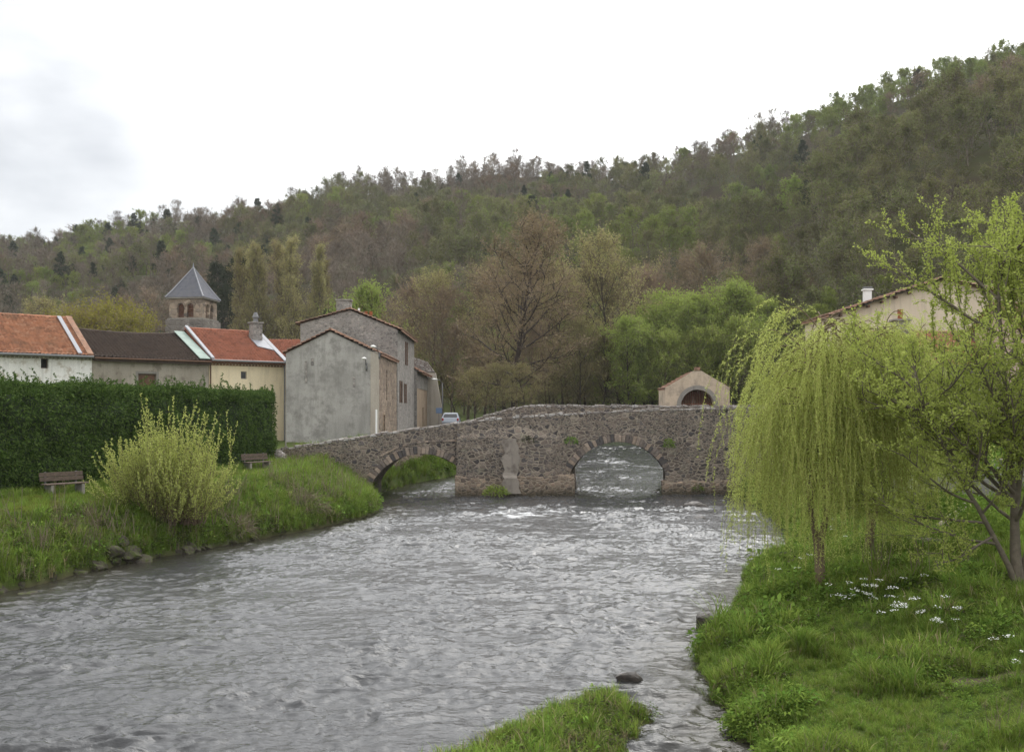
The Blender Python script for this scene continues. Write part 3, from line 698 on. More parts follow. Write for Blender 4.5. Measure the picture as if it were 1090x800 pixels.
def shutters(w, hole, parent, mat='shutter', open_=True):
    u0, u1, z0, z1 = hole; P = w.P; ww = (u1 - u0) / 2
    for (a_, b_) in ((u0 - ww - .02, u0 - .02), (u1 + .02, u1 + ww + .02)):
        m = MB(); m.hexa([P(a_, z0, -.06), P(b_, z0, -.06), P(b_, z0, -.012), P(a_, z0, -.012), P(a_, z1, -.06), P(b_, z1, -.06), P(b_, z1, -.012), P(a_, z1, -.012)])
        for k in range(1, 5):
            zc = z0 + (z1 - z0) * k / 5
            m.hexa([P(a_ + .03, zc - .02, -.075), P(b_ - .03, zc - .02, -.075), P(b_ - .03, zc - .02, -.061), P(a_ + .03, zc - .02, -.061), P(a_ + .03, zc + .02, -.075), P(b_ - .03, zc + .02, -.075), P(b_ - .03, zc + .02, -.061), P(a_ + .03, zc + .02, -.061)])
        m.build("shutter", M[mat], parent)
def roof_slope(e0, e1, r1, r0, mat, parent, name="roof", pitch=0.24, row=0.36, amp=0.07, sag=0.0, seed=0):
    """corrugated tile slope: eave e0-e1, ridge r0-r1"""
    e0, e1, r0, r1 = map(Vector, (e0, e1, r0, r1)); L = (e1 - e0).length; S = ((r0 + r1) / 2 - (e0 + e1) / 2).length
    nw = max(3, int(L / pitch)); nu = nw * 6 + 1; nr_ = max(2, int(S / row))
    nrm_ = (e1 - e0).cross(r0 - e0).normalized()
    if nrm_.z < 0: nrm_ = -nrm_
    g = np.random.default_rng(seed + 11); V_ = []; u = np.linspace(0, 1, nu); prof = np.abs(np.sin(u * nw * math.pi)) ** 0.8
    E0, E1, R0, R1 = (np.array(q) for q in (e0, e1, r0, r1)); N = np.array(nrm_); rows = []
    for k in range(nr_):
        wob = np.repeat(g.normal(0, 0.012, nw * 2 + 1), 3)[:nu]
        for (v, lift) in ((k / nr_, 0.085), ((k + 1) / nr_ - 1e-4, 0.0)):
            base = (E0[None] * (1 - u[:, None]) + E1[None] * u[:, None]) * (1 - v) + (R0[None] * (1 - u[:, None]) + R1[None] * u[:, None]) * v
            hgt = amp * prof + lift + wob
            q = base + N[None] * hgt[:, None]
            q[:, 2] -= sag * np.sin(u * math.pi) * (0.3 + 0.7 * v)
            rows.append(q)
    V_ = np.concatenate(rows); n = len(rows); ii = np.arange(n * nu).reshape(n, nu)
    F = np.stack([ii[:-1, :-1], ii[:-1, 1:], ii[1:, 1:], ii[1:, :-1]], -1).reshape(-1, 4)
    # underside
    b = len(V_); und = np.array([E0, E1, R1, R0]) - N * 0.08
    if sag: und[:, 2] -= sag
    V_ = np.concatenate([V_, und])
    me_ = np_mesh(name, V_ - np.array(ORG[parent.name]), [F, np.array([[b, b + 3, b + 2, b + 1], [0, nu - 1, b + 1, b]])])
    return link_mesh(name, me_, parent, mat)
def ridge_caps(p0, p1, mat, parent, r=0.13, sag=0.0, name="ridge_tiles"):
    p0, p1 = Vector(p0), Vector(p1); L = (p1 - p0).length; n = max(2, int(L / 0.42)); m = MB(); d = (p1 - p0).normalized(); s_ = d.cross(UP).normalized()
    for i in range(n):
        a = p0 + (p1 - p0) * (i / n); b = p0 + (p1 - p0) * ((i + 1.06) / n)
        a.z -= sag * math.sin(math.pi * i / n); b.z -= sag * math.sin(math.pi * (i + 1) / n)
        ring0 = [a + s_ * (r * 0.95 * math.cos(t_)) + UP * (r * 0.95 * math.sin(t_)) for t_ in np.linspace(0, math.pi, 7)]
        ring1 = [b + s_ * (r * 1.1 * math.cos(t_)) + UP * (r * 1.1 * math.sin(t_) + 0.0) for t_ in np.linspace(0, math.pi, 7)]
        m.add(ring0 + ring1, [(j, j + 1, 8 + j, 7 + j) for j in range(6)] + [tuple(range(7))[::-1], tuple(range(7, 14))])
    return m.build(name, M[mat], parent)
def gutter(p0, p1, parent, mat='metal', r=0.075):
    MB().tube([p0, p1], r, 8).build("gutter", M[mat], parent)
def genoise(o, a, b, L, z, parent, mat, rows=2):
    """rows of half-round tiles corbelled out under the eaves"""
    m = MB(); o = Vector((o[0], o[1], 0))
    for r_ in range(rows):
        n = int(L / 0.24)
        m.hexa([o + a * u - b * d + UP * zz for zz in (z + r_ * 0.19 + 0.14, z + r_ * 0.19 + 0.185) for (u, d) in ((0, .12 + .12 * r_), (L, .12 + .12 * r_), (L, 0.002), (0, 0.002))])
        for i in range(n):
            u = (i + .5) * L / n
            c_ = o + a * u + UP * (z + r_ * .19)
            pts = [(math.cos(t_) * .085, math.sin(t_) * .13) for t_ in np.linspace(0, math.pi, 6)]
            A_ = [c_ - b * (.10 + .12 * r_) + a * x + UP * y for x, y in pts]; B_ = [c_ - b * .002 + a * x + UP * y for x, y in pts]
            m.add(A_ + B_, [(j, j + 1, 7 + j, 6 + j) for j in range(5)] + [(0, 1, 2, 3, 4, 5)])
    return m.build("cornice", M[mat], parent)
def chimney(parent, c, w, d, z0, z1, mat='house_stone', pots=0, cowl=False, ax=None, cap=None):
    m = MB(); m.box((c[0], c[1], (z0 + z1) / 2), (w, d, z1 - z0), ax); m.box((c[0], c[1], z1 + .06), (w + .16, d + .16, .115), ax)
    ch = m.build("chimney", M[mat], parent, bevel=0.02)
    for i in range(pots):
        x = c[0] + (i - (pots - 1) / 2) * 0.42
        mm = MB(); mm.tube([(x, c[1], z1 + .121), (x, c[1], z1 + .35), (x, c[1], z1 + .36), (x, c[1], z1 + .62), (x, c[1], z1 + .64)], [.15, .12, .16, .13, .17], 10); mm.build("chimney_pot", M['terracotta'], ch, True)
    if cowl:
        mm = MB(); mm.tube([(c[0], c[1], z1 + .121), (c[0], c[1], z1 + .42), (c[0], c[1], z1 + .44), (c[0], c[1], z1 + .56), (c[0], c[1], z1 + .58), (c[0], c[1], z1 + .85)], [.19, .17, .27, .27, .2, .12], 10); mm.build("cowl", M['metal'], ch)
    return ch

# the terrace behind the hedge: three houses under one eaves line
RA = Vector((0.77, 0.64, 0)).normalized(); RB = Vector((-0.64, 0.77, 0)).normalized()
Z0 = 2.6
def row_house(name, label, o, L, ze, zr, wallm, roofm, holes=(), sag=0.0, dep=8.6, verge=0.0, seed=1, corn='dull_render', zrl=None):
    o = Vector(o); H = thing(name, (o.x + RA.x * L / 2 + RB.x * 4, o.y + RA.y * L / 2 + RB.y * 4, Z0), label, "house", "houses in the terrace behind the hedge")
    m = MB(); w = Wall(m, o, RA, RB, L, Z0 - .6, ze, holes, 0.28)
    P = lambda u, d, z: o + RA * u + RB * d + UP * (z - o.z)
    half = dep / 2; zrl = zrl or zr
    m.poly(P(0, dep, Z0 - .6), P(L, dep, Z0 - .6), P(L, dep, ze), P(0, dep, ze))
    m.poly(P(L, 0, Z0 - .6), P(L, dep, Z0 - .6), P(L, dep, ze), P(L, half, zr - .05), P(L, 0, ze))
    m.poly(P(0, 0, Z0 - .6), P(0, 0, ze), P(0, half, zrl - .05), P(0, dep, ze), P(0, dep, Z0 - .6))
    m.build("wall", M[wallm], H)
    ov = 0.42; sl = (zr - ze) / half
    a0, a1 = 0.006, L - 0.006
    roof_slope(P(a0, -ov, ze - ov * sl + .16), P(a1, -ov, ze - ov * sl + .16), P(a1, half, zr + .16), P(a0, half, zrl + .16), M[roofm], H, sag=sag, seed=seed)
    roof_slope(P(a1, dep + ov, ze - ov * sl + .16), P(a0, dep + ov, ze - ov * sl + .16), P(a0, half, zrl + .16), P(a1, half, zr + .16), M[roofm], H, sag=sag, seed=seed + 1)
    ridge_caps(P(a0, half, zrl + .2), P(a1, half, zr + .2), roofm, H, sag=sag)
    return H, w, P
# white house at the left end
h1, w1, P1 = row_house("white_house", "white rendered house with an orange tiled roof at the left end of the terrace", (-27 - .77 * 13, 64.6 - .64 * 13, 0), 13 * 1.0012, 8.72, 11.2, 'white_render', 'tile_orange', [(9.95, 10.4, 7.82, 8.45), (9.1, 10.0, 5.2, 6.45)], seed=3)
window(w1, (9.95, 10.4, 7.82, 8.45), h1, 'hatch', 'old_wood', 'dark', depth=.22)
window(w1, (9.1, 10.0, 5.2, 6.45), h1, 'board', 'shutter', 'shutter', depth=.1)
genoise(P1(0, 0, 0), RA, RB, 13, 8.42, h1, 'concrete', 1)
gutter(P1(0.02, -.5, 8.62), P1(12.98, -.5, 8.62), h1)
m = MB(); half = 4.3; sl = (11.2 - 8.72) / half
def slope_pt(P, u, d, ze, zr, half=4.3, lift=.16): return P(u, d, ze + (zr - ze) * d / half + lift)
m.prism([slope_pt(P1, 12.05, -.44, 8.72, 11.2, lift=.33), slope_pt(P1, 12.30, -.44, 8.72, 11.2, lift=.33), slope_pt(P1, 12.30, 4.2, 8.72, 11.2, lift=.33), slope_pt(P1, 12.05, 4.2, 8.72, 11.2, lift=.33)], (0, 0, .06))
m.build("flashing", M['zinc'], h1)
m = MB(); m.prism([slope_pt(P1, 12.62, -.46, 8.72, 11.2, lift=.16), slope_pt(P1, 12.98, -.46, 8.72, 11.2, lift=.16), slope_pt(P1, 12.98, 4.3, 8.72, 11.2, lift=.16), slope_pt(P1, 12.62, 4.3, 8.72, 11.2, lift=.16)], (0, 0, .22)); m.build("verge_tiles", M['tile_old'], h1)
# lower brown roofed one
h2, w2, P2 = row_house("barn_house", "low beige house with a sagging dark brown roof between two orange roofs", (-27 + .006, 64.6 + .005, 0), 7.78, 8.62, 10.55, 'dull_render', 'tile_brown', [(2.95, 4.15, 6.2, 7.65)], sag=0.16, seed=7, zrl=10.5)
window(w2, (2.95, 4.15, 6.2, 7.65), h2, 'board', 'old_wood', 'shutter', depth=.12, surround='grey_stone')
gutter(P2(0.02, -.5, 8.56), P2(7.76, -.5, 8.56), h2, 'shutter', .06)
m = MB(); m.prism([slope_pt(P2, 7.0, -.44, 8.62, 10.6, lift=.33), slope_pt(P2, 7.74, -.44, 8.62, 10.6, lift=.33), slope_pt(P2, 7.74, 4.25, 8.62, 10.6, lift=.33), slope_pt(P2, 7.0, 4.25, 8.62, 10.6, lift=.33)], (0, 0, .05)); m.build("flashing", M['green_zinc'], h2)
# cream house
h3, w3, P3 = row_house("cream_house", "cream rendered house with a bright red tiled roof and a stone chimney", (-21 + .012, 69.6 + .01, 0), 5.8, 8.68, 10.95, 'cream_render', 'tile_red', [(2.35, 2.8, 7.45, 7.98)], seed=9)
window(w3, (2.35, 2.8, 7.45, 7.98), h3, 'pane', 'grey_stone', 'glass', depth=.1)
genoise(P3(0, 0, 0), RA, RB, 5.8, 8.36, h3, 'tile_old', 2)
gutter(P3(0.02, -.5, 8.68), P3(5.78, -.5, 8.68), h3)
MB().tube([P3(5.68, -.1, 8.6), P3(5.68, -.1, 2.4)], .05, 8).build("downpipe", M['metal'], h3)
MB().tube([P3(.08, -.1, 8.6), P3(.08, -.1, 2.4)], .05, 8).build("downpipe", M['shutter'], h3)
m = MB(); m.prism([slope_pt(P3, 5.5, -.46, 8.68, 10.95, lift=.33), slope_pt(P3, 5.82, -.46, 8.68, 10.95, lift=.33), slope_pt(P3, 5.82, 4.3, 8.68, 10.95, lift=.33), slope_pt(P3, 5.5, 4.3, 8.68, 10.95, lift=.33)], (0, 0, .07)); m.build("verge", M['zinc'], h3)
m = MB(); m.prism([slope_pt(P3, 0.0, -.46, 8.68, 10.95, lift=.33), slope_pt(P3, .22, -.46, 8.68, 10.95, lift=.33), slope_pt(P3, .22, 4.3, 8.68, 10.95, lift=.33), slope_pt(P3, 0.0, 4.3, 8.68, 10.95, lift=.33)], (0, 0, .12)); m.build("verge", M['zinc'], h3)
pc = P3(4.9, 3.0, 0); chimney(h3, (pc.x, pc.y), .75, .75, 9.8, 11.7, 'house_stone', cowl=True, ax=RA)
m = MB(); m.prism([slope_pt(P3, 4.45, 1.7, 8.68, 10.95, lift=.33), slope_pt(P3, 5.5, 1.2, 8.68, 10.95, lift=.33), slope_pt(P3, 5.5, 3.0, 8.68, 10.95, lift=.33), slope_pt(P3, 4.45, 2.8, 8.68, 10.95, lift=.33)], (0, 0, .05)); m.build("flashing", M['zinc'], h3)

def gable_house(name, label, x0, x1, y0, y1, z0, zel, zer, zp, xp, frontm, sidem, roofm, side_holes=(), front_holes=(), ov=0.3, grp=None, backov=0.1, seed=2, sag=0, front_step=None):
    """gable end faces the camera; the side wall on +x runs away from it"""
    H = thing(name, ((x0 + x1) / 2, (y0 + y1) / 2, z0), label, "house", grp); m = MB(); X = Vector((1, 0, 0)); Y = Vector((0, 1, 0))
    lo = min(zel, zer)
    wf = Wall(m, (x0, y0, 0), X, Y, x1 - x0, z0 - .6, lo, front_holes, .25)
    m.poly((x0, y0, lo), (x1, y0, lo), (x1, y0, zer), (xp, y0, zp), (x0, y0, zel))
    m.poly((x0, y1, z0 - .6), (x0, y1, zel), (xp, y1, zp), (x1, y1, zer), (x1, y1, z0 - .6))
    m.poly((x0, y0, z0 - .6), (x0, y0, zel), (x0, y1, zel), (x0, y1, z0 - .6))
    m.build("gable_wall", M[frontm], H)
    m = MB(); ws = Wall(m, (x1, y0, 0), Y, -X, y1 - y0, z0 - .6, zer, side_holes, .25); m.build("side_wall", M[sidem], H)
    sr = (zp - zer) / (x1 - xp); s_l = (zp - zel) / (xp - x0)
    ya, yb = y0 - backov, y1 + .05
    roof_slope((x1 + ov, ya, zer - ov * sr + .1), (x1 + ov, yb, zer - ov * sr + .1), (xp, yb, zp + .1), (xp, ya, zp + .1), M[roofm], H, seed=seed, sag=sag)
    roof_slope((x0 - ov, yb, zel - ov * s_l + .1), (x0 - ov, ya, zel - ov * s_l + .1), (xp, ya, zp + .1), (xp, yb, zp + .1), M[roofm], H, seed=seed + 1, sag=sag)
    ridge_caps((xp, ya, zp + .14), (xp, yb, zp + .14), roofm, H, r=.11)
    return H, wf, ws
XS = -9.25
sh = [(2.2, 3.1, 2.75, 4.9), (4.0, 4.5, 6.0, 8.2)]
g1_, wf, ws = gable_house("grey_house", "grey rendered house with a blank stained gable wall beside the bridge", -15.75, XS, 70.0, 80.6, 2.8, 9.2, 9.1, 10.72, -12.65, 'grey_render', 'tan_stone', 'tile_old', sh, ov=.18, backov=.12, seed=21)
window(ws, sh[0], g1_, 'board', 'shutter', 'shutter', depth=.15, name='door', surround='tan_render')
window(ws, sh[1], g1_, 'pane', 'old_wood', 'glass', depth=.15)
m = MB(); m.box((XS - .30, 69.955, 6.0), (.58, .08, 6.6)); m.build("corner_strip", M['light_render'], g1_)
for zc, xc, ln in ((7.9, -14.35, 1.5), (7.2, -11.0, .7), (8.6, -13.9, .5)):
    m = MB(); m.box((xc, 69.985, zc), (.16, .04, ln)); m.build("patch", M['house_stone'], g1_)
sh = [(1.9, 2.9, 3.9, 4.05), (1.9, 2.8, 5.9, 7.7), (5.4, 6.2, 5.9, 7.55), (6.2, 7.1, 9.2, 11.2)][1:]
g2_, wf, ws = gable_house("tall_stone_house", "tall rubble stone house with a gable chimney rising behind the grey house", -17.0, -9.2, 80.75, 94.5, 3.0, 12.2, 11.75, 13.3, -13.0, 'house_stone', 'house_stone', 'tile_old', sh, ov=.35, backov=.1, seed=31)
for k, hl in enumerate(sh):
    fr = window(ws, hl, g2_, 'pane', 'old_wood', 'glass', depth=.18); shutters(ws, hl, fr)
chimney(g2_, (-13.6, 81.5), 1.15, .8, 12.4, 14.1, 'house_stone')
chimney(g2_, (-12.7, 89.0), 1.1, .6, 12.5, 13.4, 'house_stone', pots=2)
MB().tube([(-14.0 + .9, 86.0, 13.0), (-13.1, 86.0, 14.0)], .09, 8).build("vent_pipe", M['white_paint'], g2_)
sh = [(5.6, 7.4, 3.2, 5.6)]
g3_, wf, ws = gable_house("tan_house", "small tan rendered house with a tiled eave beyond the tall stone house", -14.5, -8.95, 94.7, 106.0, 3.2, 9.0, 9.0, 10.6, -12.0, 'house_stone', 'tan_render', 'tile_old', sh, ov=.5, backov=.0, seed=41)
window(ws, sh[0], g3_, 'board', 'shutter', 'dark', depth=.2, name='door')
m = MB(); m.prism([(-8.95, 94.8, 7.4), (-8.9, 94.8, 7.4), (-8.9, 105.9, 7.4), (-8.95, 105.9, 7.4)], (0, 0, 1.4)); m.build("stone_band", M['house_stone'], g3_)
m = MB()        # sloping pale buttress and gable stub at its far end
m.add([(-9.6, 106.2, 2.6), (-6.9, 106.2, 2.6), (-8.1, 106.2, 9.3), (-9.6, 106.2, 9.3), (-9.6, 107.4, 2.6), (-6.9, 107.4, 2.6), (-8.1, 107.4, 9.3), (-9.6, 107.4, 9.3)],
      [(0, 1, 2, 3), (7, 6, 5, 4), (1, 5, 6, 2), (3, 2, 6, 7), (0, 3, 7, 4)])
m.build("buttress", M['light_render'], g3_)
m = MB(); m.prism([(-14.0, 106.3, 9.0), (-8.2, 106.3, 9.4), (-9.0, 106.3, 10.5), (-10.5, 106.3, 11.0), (-12, 106.3, 11.3), (-14, 106.3, 11.5)], (0, .8, 0)); m.build("gable_stub", M['coping'], g3_)

# orange roof peeping out between cream house and grey house, and one behind the white house
h4 = thing("orange_roof_house", (-20, 90, 2.8), "house with an orange roof glimpsed between the cream house and the grey gable", "house")
m = MB(); m.box((-20.5, 90, 6.3), (7.0, 7.6, 7.2)); m.prism([(-24, 86.2, 9.91), (-24, 93.8, 9.91), (-24, 90, 11.4)], (7.0, 0, 0)); m.build("wall", M['dull_render'], h4)
roof_slope((-24.2, 85.8, 9.85), (-16.8, 85.8, 9.85), (-16.8, 90, 11.6), (-24.2, 90, 11.6), M['tile_red'], h4, seed=51)
roof_slope((-16.8, 94.2, 9.85), (-24.2, 94.2, 9.85), (-24.2, 90, 11.6), (-16.8, 90, 11.6), M['tile_red'], h4, seed=52)
R2 = thing("hip_roof_house", (-44, 83, 2.8), "house with a weathered orange roof rising behind the white house", "house")
m = MB(); m.box((-45.0, 84, 6.3), (12, 9, 7.4)); m.build("wall", M['dull_render'], R2)
roof_slope((-51.3, 79.2, 9.9), (-38.7, 79.2, 9.9), (-44.2, 84, 12.9), (-46.5, 84, 12.9), M['tile_orange'], R2, seed=61)
roof_slope((-38.7, 79.2, 9.9), (-38.7, 88.8, 9.9), (-44.2, 84.01, 12.9), (-44.2, 83.99, 12.9), M['tile_old'], R2, seed=62)
roof_slope((-38.7, 88.8, 9.9), (-51.3, 88.8, 9.9), (-46.5, 84, 12.9), (-44.2, 84, 12.9), M['tile_orange'], R2, seed=63)

# church
ch = thing("church", (-35.6, 108, 3.5), "stone church tower with twin arched belfry openings and a grey pyramid slate roof", "church")
TX, TY, TW = -35.4, 109.0, 3.75
TA = Vector((math.cos(math.radians(-8)), math.sin(math.radians(-8)), 0)); TB = Vector((-TA.y, TA.x, 0))
TO = Vector((TX, TY, 0)) - TA * (TW / 2)
def arch_wall(m, o, a, b, L, z0, z1, arches, th=.5, seg=10):
    """wall with round-headed openings: arches = (uc, half width, sill, spring)"""
    P = lambda u, z, d=0.: Vector((o.x, o.y, 0)) + a * u + b * d + UP * z
    cur = 0.0
    for (uc, hw, sl_, sp_) in arches:
        m.poly(P(cur, z0), P(uc - hw, z0), P(uc - hw, z1), P(cur, z1))
        m.poly(P(uc - hw, z0), P(uc + hw, z0), P(uc + hw, sl_), P(uc - hw, sl_))
        t_ = np.linspace(math.pi, 0, seg + 1); xs_ = uc + hw * np.cos(t_); zs_ = sp_ + hw * np.sin(t_)
        for i in range(seg):
            m.poly(P(xs_[i], zs_[i]), P(xs_[i + 1], zs_[i + 1]), P(xs_[i + 1], z1), P(xs_[i], z1))
            m.poly(P(xs_[i], zs_[i]), P(xs_[i], zs_[i], th), P(xs_[i + 1], zs_[i + 1], th), P(xs_[i + 1], zs_[i + 1]))
        m.poly(P(uc - hw, sl_), P(uc - hw, sl_, th), P(uc - hw, sp_, th), P(uc - hw, sp_)); m.poly(P(uc + hw, sl_), P(uc + hw, sp_), P(uc + hw, sp_, th), P(uc + hw, sl_, th))
        m.poly(P(uc - hw, sl_), P(uc + hw, sl_), P(uc + hw, sl_, th), P(uc - hw, sl_, th))
        cur = uc + hw
    m.poly(P(cur, z0), P(L, z0), P(L, z1), P(cur, z1))
    return P
ZB, ZE, ZT = 15.2, 17.45, 21.1
m = MB(); c0 = Vector((TX, TY, 0)) + TB * (TW / 2)
ops = [(1.32, .37, 15.45, 16.6), (2.42, .37, 15.45, 16.6)]
corners = [(TO, TA, TB), (TO + TA * TW, TB, -TA), (TO + TA * TW + TB * TW, -TA, -TB), (TO + TB * TW, -TB, TA)]
PP = [arch_wall(m, o_, a_, b_, TW, ZB, ZE, ops) for (o_, a_, b_) in corners]
m.build("belfry", M['tower_stone'], ch)
for P_ in PP[:2]:
    for (uc, hw, sl_, sp_) in ops:
        mm = MB(); pts = [P_(uc - hw, sl_, .32), P_(uc + hw, sl_, .32)] + [P_(uc + hw * math.cos(t_), sp_ + hw * math.sin(t_), .32) for t_ in np.linspace(0, math.pi, 11)]
        mm.poly(*pts); lv = mm.build("belfry_louvre", M['louvre'], ch)
        mm = MB()
        for k in range(5):
            zc = sl_ + .12 + k * .24
            mm.hexa([P_(uc - hw + .01, zc, .22), P_(uc + hw - .01, zc, .22), P_(uc + hw - .01, zc + .07, .31), P_(uc - hw + .01, zc + .07, .31), P_(uc - hw + .01, zc + .04, .22), P_(uc + hw - .01, zc + .04, .22), P_(uc + hw - .01, zc + .11, .31), P_(uc - hw + .01, zc + .11, .31)])
        mm.build("slat", M['shutter'], lv)
        mm = MB()
        t_ = np.linspace(math.pi, 0, 12)
        for i in range(11):
            q = []
            for d_ in (-.05, .1):
                for (r_, tt) in ((hw + .003, t_[i] - .01), (hw + .003, t_[i + 1] + .01), (hw + .2, t_[i + 1] + .01), (hw + .2, t_[i] - .01)):
                    q.append(P_(uc + r_ * math.cos(tt), sp_ + r_ * math.sin(tt), d_))
            mm.hexa(q)
        mm.build("arch_stones", M['tan_stone'], ch)
m = MB()
W2 = TW + .6; cc0 = c0
m.box((cc0.x, cc0.y, (ZB - 4) / 1 * .5 + ZB * .5 - 2 + .0), (W2, W2, 8.2), TA)
m.v = [(x, y, (ZB - .02) if z > 9 else 2.5) for x, y, z in m.v]
m.build("tower_base", M['tower_grey'], ch)
m = MB(); m.box((cc0.x, cc0.y, ZB + .07), (TW + .3, TW + .3, .17), TA); m.build("string_course", M['grey_stone'], ch)
m = MB(); m.box((cc0.x, cc0.y, ZE + .08), (TW + .5, TW + .5, .15), TA); m.build("cornice", M['grey_stone'], ch)
m = MB(); q = TW / 2 + .30; base = [cc0 + TA * sx * q + TB * sy * q + UP * (ZE + .16) for sx, sy in ((-1, -1), (1, -1), (1, 1), (-1, 1))]; ap = cc0 + UP * ZT
low = [cc0 + TA * sx * (q - .55) + TB * sy * (q - .55) + UP * (ZE + .95) for sx, sy in ((-1, -1), (1, -1), (1, 1), (-1, 1))]
for i in range(4): m.poly(base[i], base[(i + 1) % 4], low[(i + 1) % 4], low[i]); m.poly(low[i], low[(i + 1) % 4], ap)
m.poly(*base[::-1]); m.build("spire", M['slate'], ch)
m = MB()
for i in range(4):
    m.tube([base[i] + UP * .03, low[i] + UP * .03, ap + UP * .03], [.09, .09, .05], 6)
m.build("hip_lead", M['zinc'], ch)
MB().tube([ap, ap + UP * .5], [.1, .03], 6).build("finial", M['zinc'], ch)
m = MB(); no = Vector((TX + 2.0, TY - 3.5, 0))
m.box((-35.0, 103.2, 7.2), (4.4, 5.0, 9.0)); m.build("chapel_wall", M['tower_grey'], ch)
m = MB(); zc_ = 11.7
m.add([(-37.5, 100.6, zc_), (-32.5, 100.6, zc_), (-33.6, 103.6, zc_ + 1.15), (-36.4, 103.6, zc_ + 1.15), (-37.5, 106.0, zc_), (-32.5, 106.0, zc_)], [(0, 1, 2, 3), (1, 5, 2), (4, 0, 3), (5, 4, 3, 2)])
m.build("apse_roof", M['slate'], ch)
m = MB(); m.box((-35.2, 116.5, 7.4), (6.0, 8.4, 8.4)); m.build("nave_wall", M['tower_grey'], ch)
m = MB(); m.prism([(-38.4, 111.9, 11.62), (-38.4, 121.1, 11.62), (-38.4, 116.5, 13.9)], (6.9, 0, 0)); m.build("nave_roof", M['zinc'], ch)

# wayside chapel at the end of the bridge
cp = thing("wayside_chapel", (15.0 - 2.4, 69.6, 4.3), "small tan wayside chapel with a round arched opening behind the bridge parapet", "chapel")
CXc, CYc = 12.62, 68.4; hwc = 2.2
m = MB(); X = Vector((1, 0, 0)); Y = Vector((0, 1, 0)); o_ = Vector((CXc - hwc, CYc, 0))
P_ = arch_wall(m, o_, X, Y, hwc * 2, 2.0, 6.75, [(2.2, 1.13, 4.55, 5.5)], .45, 14)
m.poly((CXc - hwc, CYc, 6.75), (CXc + hwc, CYc, 6.75), (CXc + .28, CYc, 7.9), (CXc - .28, CYc, 7.9))
for sx in (-1, 1): m.poly((CXc + sx * hwc, CYc, 2), (CXc + sx * hwc, CYc + 3, 2), (CXc + sx * hwc, CYc + 3, 6.75), (CXc + sx * hwc, CYc, 6.75))
m.poly((CXc - hwc, CYc + 3, 2), (CXc + hwc, CYc + 3, 2), (CXc + hwc, CYc + 3, 6.75), (CXc, CYc + 3, 7.9), (CXc - hwc, CYc + 3, 6.75))
m.build("wall", M['chapel_render'], cp)
m = MB(); m.poly((CXc - hwc + .1, CYc + 2.4, 2.2), (CXc + hwc - .1, CYc + 2.4, 2.2), (CXc + hwc - .1, CYc + 2.4, 6.7), (CXc - hwc + .1, CYc + 2.4, 6.7))
m.build("back_wall", M['tan_render'], cp)
m = MB(); t_ = np.linspace(math.pi, 0, 18)
for i in range(17):
    q = []
    for d_ in (-.07, .12):
        for (r_, tt) in ((1.134, t_[i]), (1.134, t_[i + 1]), (1.42, t_[i + 1]), (1.42, t_[i])): q.append(P_(2.2 + r_ * math.cos(tt), 5.5 + r_ * math.sin(tt), d_))
    m.hexa(q)
for s_ in (-1, 1):
    u0, u1 = sorted((2.2 + s_ * 1.134, 2.2 + s_ * 1.42)); m.hexa([P_(u, z, d) for z in (4.3, 5.5) for (u, d) in ((u0, -.07), (u1, -.07), (u1, .12), (u0, .12))])
m.build("arch_surround", M['grey_stone'], cp)
gr = MB(); gr.hexa([P_(u, z, d) for z in (5.62, 5.7) for (u, d) in ((1.1, .5), (3.3, .5), (3.3, .58), (1.1, .58))])
gr.hexa([P_(u, z, d) for z in (4.75, 4.85) for (u, d) in ((1.1, .5), (3.3, .5), (3.3, .58), (1.1, .58))])
for k in range(15):
    u = 1.12 + k * .155; top = 5.5 + math.sqrt(max(0, 1.1 ** 2 - (u - 2.2) ** 2))
    gr.tube([P_(u, 4.4, .54), P_(u, min(top, 6.55), .54)], .035, 6)
gr.build("grille", M['louvre'], cp)
st = MB(); st.tube([P_(2.2, 4.9, 1.5), P_(2.2, 5.3, 1.5), P_(2.2, 5.75, 1.5), P_(2.2, 6.0, 1.5), P_(2.2, 6.2, 1.5)], [.28, .22, .25, .12, .1], 10); st.build("statue", M['light_render'], cp, True)
roof_slope((CXc + hwc + .05, CYc + .03, 6.68), (CXc + hwc + .05, CYc + 3.1, 6.68), (CXc, CYc + 3.1, 7.9), (CXc, CYc + .03, 7.9), M['tile_old'], cp, seed=71, amp=.03)
roof_slope((CXc - hwc - .05, CYc + 3.1, 6.68), (CXc - hwc - .05, CYc + .03, 6.68), (CXc, CYc + .03, 7.9), (CXc, CYc + 3.1, 7.9), M['tile_old'], cp, seed=72, amp=.03)
m = MB(); m.box((CXc, CYc + .1, 8.05), (.36, .3, .22)); m.build("gable_stone", M['tile_old'], cp)

# houses on the right bank, behind the willows
hr, wf, ws = gable_house("cream_gable_house", "large cream house with a long low tiled gable above the weeping willows", 21.0, 36.0, 66.0, 72.0, 4.6, 11.4, 12.0, 13.75, 28.2, 'beige_render', 'beige_render', 'tile_old', front_holes=[(2.0, 2.9, 7.0, 8.4)], ov=.3, backov=.45, seed=81)
window(wf, (2.0, 2.9, 7.0, 8.4), hr, 'pane', 'white_paint', 'glass')
m = MB()
for k in range(8):
    x = 21.5 + k * .9; z = 11.4 + (x - 21.0) * (13.75 - 11.4) / 7.2; m = MB(); m.box((x, 65.78, z - .14), (.13, .38, .16)); m.build('purlin_end', M['shutter'], hr)
chimney(hr, (23.75, 67.2), .46, .46, 11.8, 13.2, 'white_paint')
m = MB(); m.box((23.75, 67.2, 13.42), (.5, .5, .08)); m.build("chimney_cap", M['metal'], hr)
lw = thing("low_house", (20.5, 53.0, 4.2), "lower house with patchy orange roof and terracotta chimney pot in front of the cream gable", "house")
